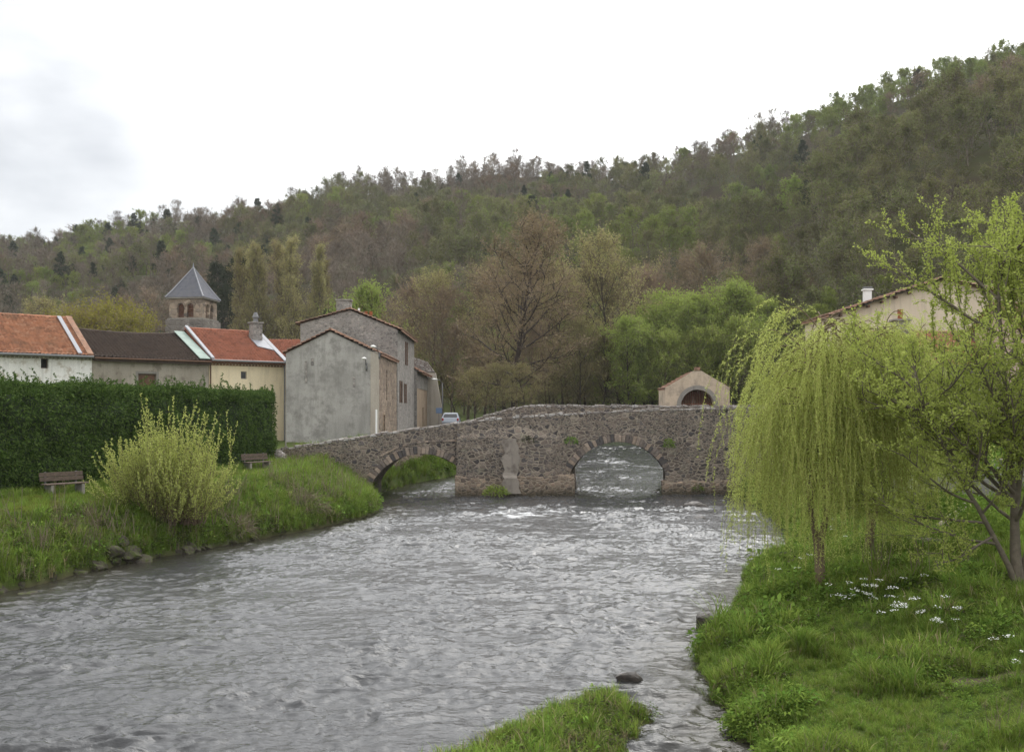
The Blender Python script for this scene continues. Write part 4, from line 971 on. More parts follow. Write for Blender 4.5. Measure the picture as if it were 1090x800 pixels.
m = MB(); w = Wall(m, (19.2, 51.0, 0), X, Y, 5.0, 2.5, 7.7, [(.8, 1.7, 5.2, 6.6), (3.2, 4.1, 5.2, 6.6)], .25)
for x_ in (19.2, 24.2): m.poly((x_, 51, 2.5), (x_, 57.5, 2.5), (x_, 57.5, 7.7), (x_, 54.2, 9.2), (x_, 51, 7.7))
m.poly((19.2, 57.5, 2.5), (24.2, 57.5, 2.5), (24.2, 57.5, 7.7), (19.2, 57.5, 7.7)); m.build("wall", M['house_stone'], lw)
for hl in ((.8, 1.7, 5.2, 6.6), (3.2, 4.1, 5.2, 6.6)): window(w, hl, lw, 'pane', 'white_paint', 'glass')
roof_slope((19.0, 50.6, 7.55), (24.4, 50.6, 7.55), (24.4, 54.2, 9.3), (19.0, 54.2, 9.3), M['tile_orange'], lw, seed=91)
roof_slope((24.4, 57.9, 7.55), (19.0, 57.9, 7.55), (19.0, 54.2, 9.3), (24.4, 54.2, 9.3), M['tile_old'], lw, seed=92)
ridge_caps((19.0, 54.2, 9.35), (24.4, 54.2, 9.35), 'tile_old', lw)
chimney(lw, (20.7, 53.6), .8, .6, 8.9, 9.9, 'grey_stone', pots=1)
ph = thing("pinkish_house", (27.5, 50.0, 4.2), "pinkish rendered house wall half hidden behind the leafy tree on the right bank", "house")
m = MB(); fh = [(2.0, 2.9, 5.4, 7.0), (5.0, 5.9, 5.4, 7.0)]
w = Wall(m, (24.6, 47.5, 0), X, Y, 8.5, 2.2, 8.6, fh, .25)
for x_ in (24.6, 33.1): m.poly((x_, 47.5, 2.2), (x_, 55, 2.2), (x_, 55, 8.6), (x_, 51.2, 10.4), (x_, 47.5, 8.6))
m.build("wall", M['pinkish_render'], ph)
for hl in fh:
    fr = window(w, hl, ph, 'pane', 'white_paint', 'glass'); shutters(w, hl, fr, 'white_paint')
roof_slope((24.3, 47.0, 8.45), (33.4, 47.0, 8.45), (33.4, 51.2, 10.6), (24.3, 51.2, 10.6), M['tile_old'], ph, seed=93)
roof_slope((33.4, 55.4, 8.45), (24.3, 55.4, 8.45), (24.3, 51.2, 10.6), (33.4, 51.2, 10.6), M['tile_old'], ph, seed=94)

# ------------------------------------------------------------------ street furniture, car, benches
def lamp(loc, label, hgt, arm, wall=False):
    L_ = thing("street_lamp", loc, label, "street lamp"); x, y, z = loc; m = MB()
    if not wall: m.tube([(x, y, z), (x, y, z + hgt * .5), (x, y, z + hgt)], [.08, .065, .05], 8)
    else: m.box((x + .02, y + .05, z + hgt - .2), (.12, .08, .5))
    m.tube([(x, y, z + hgt - .1), (x + arm[0] * .5, y + arm[1] * .5, z + hgt + .25), (x + arm[0], y + arm[1], z + hgt + .3)], .035, 6); m.build("post" if not wall else "bracket", M['metal'], L_, True)
    m = MB(); c_ = Vector((x + arm[0], y + arm[1], z + hgt + .32)); d_ = Vector((arm[0], arm[1], 0)).normalized()
    m.tube([c_ - d_ * .05, c_ + d_ * .1, c_ + d_ * .45, c_ + d_ * .7, c_ + d_ * .74], [.05, .13, .17, .12, .03], 10); m.v = [(a, b, c_.z + (c - c_.z) * .6) for a, b, c in m.v]
    m.build("lamp_head", M['white_paint'], L_, True)
lamp((XS + .0, 69.9, 5.5), "white street lamp bracketed to the corner of the grey house", 3.75, (-.15, -.9), True)
lamp((XS - .9, 69.93, 5.5), "small white lamp fixed on the grey gable wall", 2.95, (.0, -.5), True)
lamp((-7.2, 104.0, 3.7), "street lamp on a post past the row of stone houses", 4.5, (-.5, -.6))
s_ = thing("road_sign", (-7.3, 100.5, 3.6), "small blue road sign on a post by the parked car", "road sign")
MB().tube([(-7.3, 100.5, 3.5), (-7.3, 100.5, 5.6)], .035, 8).build("post", M['metal'], s_); m = MB(); m.box((-7.3, 100.45, 5.3), (.6, .03, .55)); m.build("plate", M['blue_sign'], s_, bevel=.01)
m = MB(); m.tube([(-8.15, 60.4, 3.0), (-8.15, 60.4, 5.25)], .055, 10); o = m.build("white_post", M['white_paint'], org=(-8.15, 60.4, 3.4)); tag(o, "slim white post standing on the parapet of the bridge approach", "post")
m = MB(); m.tube([(-13.15, 58.4, 2.0), (-13.15, 58.4, 5.5)], .04, 10); m.tube([(-13.15, 58.4, 5.5), (-13.15, 58.4, 5.65)], .07, 10); o = m.build("pipe_post", M['concrete'], org=(-13.15, 58.4, 2.0)); tag(o, "thin pale pole at the hedge end in front of the grey gable", "post")
m = MB(); m.tube([(15.9, 40.0, 2.0), (15.9, 40.0, 4.75)], .05, 10); o = m.build("white_pole", M['white_paint'], org=(15.9, 40, 2.4)); tag(o, "slim white pole seen through the branches on the right bank", "post")

car = thing("parked_car", (-5.9, 98.0, 3.45), "silver blue hatchback parked beyond the bridge, seen from behind", "car")
cx, cy_, cz = -5.9, 98.0, 3.62
prof = [(-1.9, .25), (-1.95, .6), (-1.85, .95), (-1.75, 1.0), (-1.45, 1.38), (-1.0, 1.47), (.1, 1.45), (.75, 1.05), (1.7, .88), (1.95, .7), (1.98, .3)]
m = MB(); lw_ = [(.82 if z < 1.05 else .82 - (z - 1.0) * .42) for _, z in prof]; n = len(prof)
A_ = [(cx - w_, cy_ + y, cz + z) for (y, z), w_ in zip(prof, lw_)]; B_ = [(cx + w_, cy_ + y, cz + z) for (y, z), w_ in zip(prof, lw_)]
m.add(A_ + B_, [tuple(range(n)), tuple(range(n, 2 * n))[::-1]] + [(i, n + i, n + (i + 1) % n, (i + 1) % n) for i in range(n)])
m.build("body", M['carpaint'], car, bevel=.06)
m = MB(); m.poly((cx - .68, cy_ - 1.79, cz + 1.02), (cx + .68, cy_ - 1.79, cz + 1.02), (cx + .58, cy_ - 1.49, cz + 1.36), (cx - .58, cy_ - 1.49, cz + 1.36)); m.build("rear_window", M['glass'], car)
for s__ in (-1, 1):
    m = MB(); m.box((cx + s__ * .72, cy_ - 1.93, cz + .82), (.16, .08, .26)); m.build("tail_light", M['red_lamp'], car, bevel=.02)
    m = MB(); m.poly((cx + s__ * .80, cy_ - 1.4, cz + 1.06), (cx + s__ * .80, cy_ + .5, cz + 1.06), (cx + s__ * .69, cy_ + .1, cz + 1.36), (cx + s__ * .69, cy_ - 1.1, cz + 1.36)); m.build("side_window", M['glass'], car)
    for yy in (-1.2, 1.25):
        m = MB(); m.tube([(cx + s__ * .66, cy_ + yy, cz + .3), (cx + s__ * .86, cy_ + yy, cz + .3)], .3, 18); wl_ = m.build("wheel", M['rubber'], car)
        m = MB(); m.tube([(cx + s__ * .861, cy_ + yy, cz + .3), (cx + s__ * .872, cy_ + yy, cz + .3)], .19, 14); m.build("rim", M['metal'], wl_)
m = MB(); m.box((cx, cy_ - 2.0, cz + .42), (1.6, .12, .2)); m.build("bumper", M['metal'], car, bevel=.03)

def bench(loc, face, label):
    x, y = loc; z = float(ground(np.array([x]), np.array([y]))[0])
    B = thing("park_bench", (x, y, z), label, "bench", "wooden benches along the hedge")
    f = Vector((face[0], face[1], 0)).normalized(); s_ = Vector((-f.y, f.x, 0)); c_ = Vector((x, y, z))
    m = MB()
    for k in range(3): m.box(c_ + f * (.02 + .15 * k) + UP * .45, (1.75, .13, .045), s_)
    m.build("seat", M['old_wood'], B, bevel=.008)
    m = MB()
    for k in range(2): m.box(c_ - f * (.10 + .05 * k) + UP * (.63 + .17 * k), (1.75, .04, .155), s_)
    m.build("backrest", M['old_wood'], B, bevel=.008)
    for q in (-.62, .62):
        m = MB(); m.box(c_ + s_ * q + f * .15 + UP * .21, (.12, .42, .43), s_); m.build("leg", M['concrete'], B, bevel=.01)
        m = MB(); m.box(c_ + s_ * q - f * .17 + UP * .45, (.07, .045, .9), s_); m.build("back_post", M['metal'], B)
bench((-17.1, 38.3), (0.86, -0.62), "nearer wooden bench, in open grass before the hedge")
bench((-13.6, 53.4), (0.86, -0.62), "farther wooden bench near the hedge end and the bridge")
# ------------------------------------------------------------------ growing things
def unit(a): return a / np.maximum(np.linalg.norm(a, axis=-1, keepdims=True), 1e-9)
def leaf_quads(P, D, L, W, g, droop=0.0, nrm=None):
    n = len(P); D = unit(D); R_ = g.normal(size=(n, 3)) if nrm is None else nrm
    S = unit(np.cross(D, R_)); L = np.broadcast_to(L, (n,))[:, None]; W = np.broadcast_to(W, (n,))[:, None]
    mid = P + D * L * 0.45; tip = P + D * L; tip[:, 2] -= droop * L[:, 0]
    V_ = np.stack([P, mid + S * W * .5, tip, mid - S * W * .5], 1).reshape(-1, 3)
    return V_, np.arange(4 * n).reshape(n, 4)
def strips(P, Q, w0, w1, g):
    n = len(P); S = unit(np.cross(Q - P, g.normal(size=(n, 3)))); w0 = np.broadcast_to(w0, (n,))[:, None]; w1 = np.broadcast_to(w1, (n,))[:, None]
    V_ = np.stack([P - S * w0 / 2, P + S * w0 / 2, Q + S * w1 / 2, Q - S * w1 / 2], 1).reshape(-1, 3)
    return V_, np.arange(4 * n).reshape(n, 4)
def tubes_np(brs, ks):
    VV, FF = [], []; n0 = 0
    for (pts, rad), k in zip(brs, ks):
        m_ = len(pts); d = np.gradient(pts, axis=0); d = unit(d); ref = np.array([0.31, 0.17, 0.93]) if abs(d[0, 2]) < .9 else np.array([1.0, 0.2, 0.1])
        u = unit(np.cross(d, ref)); w = np.cross(d, u); a = np.arange(k) * 2 * math.pi / k
        ring_ = pts[:, None] + (u[:, None] * np.cos(a)[None, :, None] + w[:, None] * np.sin(a)[None, :, None]) * rad[:, None, None]
        VV.append(ring_.reshape(-1, 3)); ii = n0 + np.arange(m_ * k).reshape(m_, k); jj = np.roll(ii, -1, 1)
        FF.append(np.stack([ii[:-1], jj[:-1], jj[1:], ii[1:]], -1).reshape(-1, 4)); n0 += m_ * k
    return np.concatenate(VV), np.concatenate(FF)
def curve(p, d, L, n, g, wander=.15, up=0.0, droop=0.0):
    pts = [np.array(p, float)]; d = np.array(d, float); st = L / n
    for i in range(n):
        d = d + g.normal(0, wander, 3) + np.array([0, 0, up - droop * (i / n)]); d /= np.linalg.norm(d); pts.append(pts[-1] + d * st)
    return np.array(pts)
def on(pts, t):
    x = t * (len(pts) - 1); i = min(int(x), len(pts) - 2); f = x - i
    return pts[i] * (1 - f) + pts[i + 1] * f, unit(pts[i + 1] - pts[i])
def fork(d, ang, g, az=None):
    d = unit(d); r = g.normal(size=3); p = unit(np.cross(d, r)); return unit(d * math.cos(ang) + p * math.sin(ang))
def tree_geo(seed, H=10., r=.14, start=.25, limbs=14, ll=.42, prof=None, ang=55, up=.08, sub=6, sl=.5, twig=7, tl=.9, tw=.035, leaf=0, lL=.2, lW=.12, lean=.05, trunk_top=.95, droop=0., stems=1, leafspread=.3, twig_up=.15, sub_ang=45):
    g = np.random.default_rng(seed); brs, ks = [], []; subs = []
    prof = prof or (lambda t: math.sin(math.pi * min(1, .25 + .75 * t)) ** .7 + .12)
    for s_ in range(stems):
        d0 = np.array([g.normal(0, lean), g.normal(0, lean), 1.0]) if stems == 1 else np.array([.35 * math.cos(s_ * 2.4), .35 * math.sin(s_ * 2.4), 1.0])
        tr = curve((0, 0, -.3), unit(d0), H * trunk_top * (1 if s_ == 0 else g.uniform(.75, 1)), 10, g, .05, .04); brs.append((tr, r * np.linspace(1.15, .12, 11))); ks.append(7)
        for i in range(limbs):
            q = (i + g.uniform(0, 1)) / limbs; t_ = start + (1 - start) * q; p, td = on(tr, min(t_, .995)); az = i * 2.39996 + g.uniform(-.5, .5) + s_
            a_ = math.radians(ang * (1 - .45 * q) + g.normal(0, 8)); d = np.array([math.cos(az) * math.sin(a_), math.sin(az) * math.sin(a_), math.cos(a_)])
            L = H * ll * prof(q) * g.uniform(.75, 1.2); b = curve(p, d, L, 6, g, .12, up, droop); rr = r * .42 * (1 - .6 * q) * np.linspace(1, .15, 7); brs.append((b, rr)); ks.append(4); subs.append((b, L))
            for j in range(sub):
                u = .2 + .8 * (j + g.uniform(0, 1)) / sub; p2, d2 = on(b, min(u, .99)); L2 = L * sl * (1.1 - .6 * u) * g.uniform(.7, 1.3); sb = curve(p2, fork(d2, math.radians(sub_ang), g), L2, 4, g, .15, up, droop); brs.append((sb, r * .13 * np.linspace(1, .2, 5))); ks.append(3); subs.append((sb, L2))
    P_, D_ = [], []
    for b, L in subs:
        k = max(2, int(twig * (0.5 + g.uniform(0, 1))))
        for u in g.uniform(.25, 1, k):
            p, d = on(b, min(u, .99)); P_.append(p); D_.append(d)
    P_ = np.array(P_); D_ = np.array(D_); n = len(P_); td = unit(D_ + g.normal(0, .7, (n, 3)) + np.array([0, 0, twig_up])); tlen = tl * g.uniform(.5, 1.3, n); Q_ = P_ + td * tlen[:, None]
    tv, tf = strips(P_, Q_, tw, tw * .35, g)
    lv = lf = None
    if leaf:
        k = np.repeat(np.arange(n), leaf); u = g.uniform(.15, 1.1, len(k))[:, None]; lp = P_[k] + (Q_ - P_)[k] * u + g.normal(0, leafspread * .3, (len(k), 3)); ld = unit(td[k] * .5 + g.normal(0, .8, (len(k), 3)))
        lv, lf = leaf_quads(lp, ld, lL * g.uniform(.6, 1.3, len(k)), lW * g.uniform(.6, 1.3, len(k)), g)
    trv, trf = tubes_np(brs, ks)
    return (trv, trf), (tv, tf), (lv, lf)
def crown_mesh(name, tw, lf):
    if lf[0] is None: return np_mesh(name, tw[0], tw[1]), False
    V_ = np.concatenate([tw[0], lf[0]]); F = np.concatenate([tw[1], lf[1] + len(tw[0])]); mi = np.concatenate([np.zeros(len(tw[1])), np.ones(len(lf[1]))]); return np_mesh(name, V_, F, mi=mi), True
class Proto: pass
def make_proto(seed, barkm, twigm, leafm, merged=False, **k):
    tr, tw, lf = tree_geo(seed, **k); P = Proto(); P.H = k.get('H', 10.)
    P.trunk = np_mesh("trunk", *tr, smooth=True); P.trunk.materials.append(barkm)
    P.crown, two = crown_mesh("crown", tw, lf); P.crown.materials.append(twigm); 
    if two: P.crown.materials.append(leafm)
    if merged:
        parts = [tr, tw] + ([lf] if two else []); n = 0; VV, FF, MI = [], [], []
        for i, (v, f) in enumerate(parts): VV.append(v); FF.append(f + n); MI.append(np.full(len(f), i)); n += len(v)
        P.all = np_mesh("tree", np.concatenate(VV), np.concatenate(FF), mi=np.concatenate(MI))
        for m_ in (barkm, twigm, leafm)[:len(parts)]: P.all.materials.append(m_)
    return P
def plant_tree(name, P, loc, scale, rot, label, cat="tree", group=None, sz=None):
    o = bpy.data.objects.new(name, None); COL.objects.link(o); o.location = loc; o.rotation_euler = (0, 0, rot); o.scale = (scale, scale, scale * (sz or 1)); tag(o, label, cat, group)
    for n_, me_ in (("trunk", P.trunk), ("crown", P.crown)):
        c_ = bpy.data.objects.new(n_, me_); COL.objects.link(c_); c_.parent = o
    return o
def scatter(name, meshes, P, rot, scale, idx, kind='stuff'):
    """stuff only: one object whose geometry nodes set small plants on points"""
    me_ = bpy.data.meshes.new(name); me_.vertices.add(len(P)); me_.vertices.foreach_set("co", np.asarray(P, np.float32).ravel())
    a = me_.attributes.new("rot", 'FLOAT_VECTOR', 'POINT'); a.data.foreach_set('vector', np.asarray(rot, np.float32).ravel())
    a = me_.attributes.new("siz", 'FLOAT_VECTOR', 'POINT'); s_ = np.asarray(scale, np.float32); s_ = np.repeat(s_[:, None], 3, 1) if s_.ndim == 1 else s_; a.data.foreach_set('vector', s_.ravel())
    a = me_.attributes.new("pick", 'INT', 'POINT'); a.data.foreach_set('value', np.asarray(idx, np.int32))
    ob = bpy.data.objects.new(name, me_); COL.objects.link(ob); ob['kind'] = kind
    ng = bpy.data.node_groups.new(name, 'GeometryNodeTree'); ng.interface.new_socket("Geometry", in_out='INPUT', socket_type='NodeSocketGeometry'); ng.interface.new_socket("Geometry", in_out='OUTPUT', socket_type='NodeSocketGeometry')
    N_ = ng.nodes; gi = N_.new('NodeGroupInput'); go = N_.new('NodeGroupOutput'); iop = N_.new('GeometryNodeInstanceOnPoints'); g2i = N_.new('GeometryNodeGeometryToInstance')
    for me2 in reversed(meshes):
        po = bpy.data.objects.new("proto", me2); oi = N_.new('GeometryNodeObjectInfo'); oi.inputs['Object'].default_value = po; ng.links.new(oi.outputs['Geometry'], g2i.inputs[0])
    def na(n_, t_):
        x = N_.new('GeometryNodeInputNamedAttribute'); x.data_type = t_; x.inputs[0].default_value = n_; return next(o_ for o_ in x.outputs if o_.enabled and o_.name == 'Attribute')
    ng.links.new(gi.outputs[0], iop.inputs['Points']); ng.links.new(g2i.outputs[0], iop.inputs['Instance']); iop.inputs['Pick Instance'].default_value = True
    ng.links.new(na("pick", 'INT'), iop.inputs['Instance Index']); ng.links.new(na("siz", 'FLOAT_VECTOR'), iop.inputs['Scale'])
    e2r = N_.new('FunctionNodeEulerToRotation'); ng.links.new(na("rot", 'FLOAT_VECTOR'), e2r.inputs[0]); ng.links.new(e2r.outputs[0], iop.inputs['Rotation']); ng.links.new(iop.outputs[0], go.inputs[0])
    md = ob.modifiers.new("scatter", 'NODES'); md.node_group = ng
    return ob

L_ = {}
L_['twig_grey'] = leaf_mat('grey_twigs', [(0.172, 0.142, 0.112), (0.225, 0.19, 0.15), (0.135, 0.112, 0.088)], 0, .25)
L_['twig_brown'] = leaf_mat('brown_twigs', [(0.185, 0.14, 0.108), (0.24, 0.185, 0.14), (0.145, 0.112, 0.086)], 0, .25)
L_['bud_green'] = leaf_mat('budding_leaves', [(0.19, 0.245, 0.06), (0.24, 0.29, 0.078), (0.15, 0.195, 0.048)], .25, .25)
L_['olive'] = leaf_mat('olive_buds', [(0.285, 0.265, 0.115), (0.33, 0.305, 0.135), (0.24, 0.215, 0.095)], .35, .22)
L_['grey_green'] = leaf_mat('grey_green_leaves', [(0.16, 0.178, 0.064), (0.20, 0.215, 0.083), (0.12, 0.135, 0.05)], .2, .3)
L_['dark_green'] = leaf_mat('dark_needles', [(0.05, 0.062, 0.04), (0.07, 0.082, 0.052), (0.038, 0.048, 0.03)], 0, .25)
L_['bright_green'] = leaf_mat('bright_spring_leaves', [(0.28, 0.35, 0.085), (0.33, 0.40, 0.105), (0.24, 0.30, 0.07)], .45, .15)
L_['yellow_green'] = leaf_mat('yellow_green_leaves', [(0.22, 0.205, 0.04), (0.27, 0.245, 0.06), (0.17, 0.17, 0.035)], .3, .1)
L_['catkin'] = leaf_mat('russet_catkins', [(0.235, 0.17, 0.108), (0.275, 0.205, 0.13), (0.20, 0.175, 0.09)], .2, .15)
L_['willow'] = leaf_mat('willow_leaves', [(0.49, 0.55, 0.16), (0.54, 0.60, 0.19), (0.44, 0.50, 0.135)], .58, .05)
L_['willow_twig'] = leaf_mat('willow_twigs', [(0.26, 0.27, 0.085), (0.30, 0.29, 0.10)], 0, .05)
L_['alder_leaf'] = leaf_mat('small_yellow_green_leaves', [(0.36, 0.42, 0.10), (0.42, 0.47, 0.13), (0.30, 0.36, 0.08)], .5, .05)
L_['sallow'] = leaf_mat('pale_sallow_leaves', [(0.42, 0.47, 0.135), (0.48, 0.53, 0.17), (0.35, 0.40, 0.10)], .5, .05)
L_['hedge'] = leaf_mat('hedge_leaves', [(0.045, 0.085, 0.022), (0.072, 0.122, 0.031), (0.115, 0.175, 0.046), (0.03, 0.055, 0.016)], .15, .05)
L_['grass'] = leaf_mat('grass_blades', [(0.155, 0.245, 0.040), (0.20, 0.285, 0.054), (0.115, 0.185, 0.03), (0.235, 0.285, 0.07)], .3, .3)
L_['grass_dry'] = leaf_mat('straw_blades', [(0.25, 0.20, 0.11), (0.32, 0.27, 0.16), (0.18, 0.13, 0.075)], .1, .2)
L_['lawn'] = leaf_mat('lawn_blades', [(0.15, 0.20, 0.035), (0.20, 0.235, 0.05), (0.19, 0.19, 0.06)], .3, .25)
L_['weed'] = leaf_mat('weed_leaves', [(0.125, 0.205, 0.036), (0.17, 0.255, 0.05), (0.09, 0.15, 0.028)], .3, .3)
L_['purple_weed'] = leaf_mat('dull_weed_leaves', [(0.075, 0.065, 0.042), (0.10, 0.105, 0.045), (0.06, 0.075, 0.03)], .2, .25)
L_['petal'] = leaf_mat('white_umbels', [(0.72, 0.74, 0.68), (0.8, 0.8, 0.76)], .1, .02)
L_['bramble'] = leaf_mat('brown_stems', [(0.19, 0.145, 0.11), (0.25, 0.20, 0.155), (0.15, 0.115, 0.085)], 0, .2)

# --- far wood: prototypes
cone = lambda t: (1 - t) ** .8 + .08
colm = lambda t: .55 + .45 * (1 - t)
FAR = {
 'bare': [make_proto(s, M['bark'], L_['twig_grey'], None, True, H=10, limbs=14, sub=5, twig=11, tl=1.0, tw=.06, ll=.38, start=.12) for s in (101, 102, 103)],
 'brown': [make_proto(s, M['bark'], L_['twig_brown'], L_['catkin'], True, start=.12, H=9.5, limbs=13, sub=5, twig=9, tl=1.1, tw=.075, ll=.42, leaf=1, lL=.25, lW=.14) for s in (111, 112)],
 'olive': [make_proto(s, M['bark'], L_['twig_grey'], L_['grey_green'], True, start=.12, H=9, limbs=13, sub=5, twig=8, tl=1.0, tw=.07, ll=.44, leaf=4, lL=.25, lW=.16) for s in (121, 122, 123)],
 'green': [make_proto(s, M['bark'], L_['twig_brown'], L_['bud_green'], True, start=.12, H=9, limbs=13, sub=5, twig=8, tl=.9, tw=.07, ll=.45, leaf=6, lL=.27, lW=.18) for s in (131, 132)],
 'pine': [make_proto(s, M['dark_bark'], L_['dark_green'], L_['dark_green'], True, H=10, limbs=20, sub=4, twig=7, tl=.6, tw=.12, ll=.26, prof=cone, ang=80, up=.02, start=.2, leaf=4, lL=.45, lW=.18) for s in (141, 142)],
}
g = np.random.default_rng(77)
sp_ = 4.4
XX, YY = np.meshgrid(np.arange(-420, 420, sp_), np.arange(86, 470, sp_))
XX = XX + g.uniform(-.48, .48, XX.shape) * sp_; YY = YY + g.uniform(-.48, .48, YY.shape) * sp_
XX, YY = XX.ravel(), YY.ravel()
fx = g.uniform(-.63, .63, 1500); Rf, Ff, _ = ridge(fx); uf = g.uniform(.95, 1.005, 1500); yf = Ff + uf * (Rf - Ff); nfill = len(fx)   # scrub that closes the skyline
XX = np.concatenate([XX, fx * yf]); YY = np.concatenate([YY, yf])
tx = XX / YY; R0, F0, _ = ridge(tx); uH = (YY - F0) / (R0 - F0)
_, dl_, dr_, _, _ = ground(XX, YY, True)
keep = (np.abs(tx) < .64) & (uH > -.06) & (uH < 1.01) & ((YY > 113) | (dl_ > 1) | (dr_ > 1)) & ~((YY < 112) & (XX < 26))
fill = (np.arange(len(XX)) >= len(XX) - nfill)[keep]
XX, YY, uH, tx = XX[keep], YY[keep], uH[keep], tx[keep]
ZZ = ground(XX, YY)
px_all = 545 + FPX * tx
n1 = fbm(XX * .016, YY * .010, 31, 4); n2 = fbm(XX * .02 + 40, YY * .012, 36, 4)
rnd = g.uniform(0, 1, len(XX))
kind = np.full(len(XX), 'bare', object)
kind[(n1 + .34 * (rnd - .5)) > .03] = 'olive'
kind[(n2 + .35 * (rnd - .5)) > .16] = 'brown'
low = 1 - np.clip(uH / .55, 0, 1)
gsel = (fbm(XX * .03 + 9, YY * .018, 50, 3) + .35 * (rnd - .5) + .20 * low * (px_all > 780) + .17) > .27
kind[gsel] = 'green'
left_p = (px_all < 330) & (g.uniform(0, 1, len(XX)) < .09)
kind[left_p | (g.uniform(0, 1, len(XX)) < .025)] = 'pine'
kind[(px_all < 110) & (uH > .93) & (rnd < .7)] = 'pine'
kind[(px_all > 930) & (uH > .95) & (rnd < .45)] = 'pine'
hgt = g.uniform(.56, .9, len(XX)) * g.choice([.7, 1.0, 1.25], len(XX), p=[.3, .5, .2]) * np.where(kind == 'pine', .95, 1.0) * np.where(kind == 'green', .85, 1.0)
hgt *= np.where(uH > .93, np.where(px_all > 780, .5, .62), 1.0)
crest_bare = ((np.abs(px_all - 390) < 22) | ((px_all > 478) & (px_all < 600)) | ((px_all > 722) & (px_all < 765)) | (np.abs(px_all - 205) < 8)) & (uH > .95)
kind[crest_bare & (rnd < .8)] = 'bare'; hgt[crest_bare] *= 1.4
hgt[fill] *= .55; ZZ[fill] -= 1.3
size = hgt / YY
frame = (np.abs(px_all - 545) < 560)
order = np.argsort(-size * frame * np.where(crest_bare, 1.6, 1.0))
single = order[:175]; rest = order[175:]
FL = {'bare': "leafless grey brown tree on the wooded valley side", 'brown': "russet brown budding tree on the wooded valley side", 'olive': "dull olive tree coming into leaf on the wooded valley side",
      'green': "light green spring tree on the wooded valley side", 'pine': "dark evergreen on the wooded valley side"}
FN = {'bare': 'bare_tree', 'brown': 'russet_tree', 'olive': 'olive_tree', 'green': 'spring_tree', 'pine': 'pine_tree'}
for i in single:
    P = FAR[kind[i]][g.integers(len(FAR[kind[i]]))]
    plant_tree(FN[kind[i]], P, (XX[i], YY[i], ZZ[i] - .2), hgt[i], g.uniform(0, 6.28), FL[kind[i]], "tree", "trees on the wooded valley side: " + FN[kind[i]].replace('_', ' '))
meshes, base = [], {}
for k_, ps in FAR.items(): base[k_] = len(meshes); meshes += [p.all for p in ps]
ix = np.array([base[kind[i]] + g.integers(len(FAR[kind[i]])) for i in rest])
rot = np.zeros((len(rest), 3)); rot[:, 2] = g.uniform(0, 6.28, len(rest)); rot[:, :2] = g.normal(0, .04, (len(rest), 2))
scatter("hillside_forest", meshes, np.stack([XX[rest], YY[rest], ZZ[rest] - .2], 1), rot, hgt[rest], ix)
# undergrowth on the slope
n = 9000; ux = g.uniform(-.62, .62, n); uy = np.sqrt(g.uniform(95 ** 2, 400 ** 2, n)); uxw = ux * uy
R0, F0, _ = ridge(ux); ok = ((uy - F0) / (R0 - F0) > -.12) & ((uy - F0) / (R0 - F0) < 1.0); uxw, uy = uxw[ok], uy[ok]; n = len(uy)

# --- valley floor trees: finer prototypes
MID = {
 'bare': [make_proto(s, M['bark'], L_['twig_brown'], L_['catkin'], False, H=13, r=.13, limbs=18, sub=7, twig=13, tl=1.0, tw=.034, ll=.33, leaf=2, lL=.16, lW=.09, ang=48) for s in (201, 202)],
 'olive': [make_proto(s, M['dark_bark'], L_['twig_brown'], L_['olive'], False, H=12, r=.12, limbs=18, sub=8, twig=10, tl=.9, tw=.024, ll=.34, leaf=4, lL=.15, lW=.09) for s in (211, 212)],
 'green': [make_proto(s, M['dark_bark'], L_['twig_brown'], L_['bright_green'], False, H=12, r=.10, limbs=18, sub=8, twig=12, tl=.9, tw=.025, ll=.36, leaf=6, lL=.19, lW=.12, stems=2, ang=44, start=.1) for s in (221, 222)],
 'yellow': [make_proto(231, M['bark'], L_['twig_brown'], L_['yellow_green'], False, H=11, r=.14, limbs=16, sub=8, twig=10, tl=.9, tw=.03, ll=.40, leaf=4, lL=.20, lW=.13)],
 'poplar': [make_proto(s, M['bark'], L_['twig_brown'], L_['olive'], False, H=25, r=.30, start=.06, limbs=56, sub=6, twig=8, tl=1.0, tw=.03, ll=.22, ang=30, up=.12, leaf=4, lL=.20, lW=.12, prof=lambda t: (.9 - .6 * t), sub_ang=25, twig_up=.7) for s in (241, 242)],
 'fir': [make_proto(251, M['dark_bark'], L_['dark_green'], L_['dark_green'], False, H=11, limbs=30, sub=6, twig=8, tl=.5, tw=.06, ll=.24, prof=cone, ang=88, up=.02, start=.1, leaf=4, lL=.28, lW=.07)],
}
def gz(x, y): return float(ground(np.array([x]), np.array([y]))[0])
def plant(kind_, px, D, ytop, label, name, group=None, wide=1.0, v=None):
    x = (px - 545) / FPX * D; z = gz(x, D); H = CAM_H + (HOR - ytop) / FPX * D - z; ps = MID[kind_]; P = ps[g.integers(len(ps)) if v is None else v]
    s_ = H / P.H / .97; return plant_tree(name, P, (x, D, z - .1), s_ * wide, g.uniform(0, 6.28), label, "tree", group, 1 / wide)
for px, D, yt, w in ((258, 152, 268, .9), (272, 150, 264, .9), (286, 156, 275, .95), (298, 154, 261, .95), (312, 150, 256, 1.0), (324, 155, 268, .9), (334, 153, 264, .95), (346, 158, 280, .95), (264, 158, 272, 1.1), (291, 150, 268, 1.1), (318, 158, 263, 1.1), (304, 160, 270, 1.1)):
    plant('poplar', px, D, yt, "tall slender olive tinted poplar in the row behind the church tower", "poplar_tree", "row of poplars behind the village", w)
for px, D, yt in ((108, 98, 338), (128, 101, 330), (95, 103, 342), (146, 100, 343)):
    plant('yellow', px, D, yt, "yellow green leafing tree between the white house and the church tower", "leafing_tree", "yellow green trees beside the church")
plant('green', 386, 108, 304, "round bright green tree above the tall stone house", "leafing_tree", None, .72)
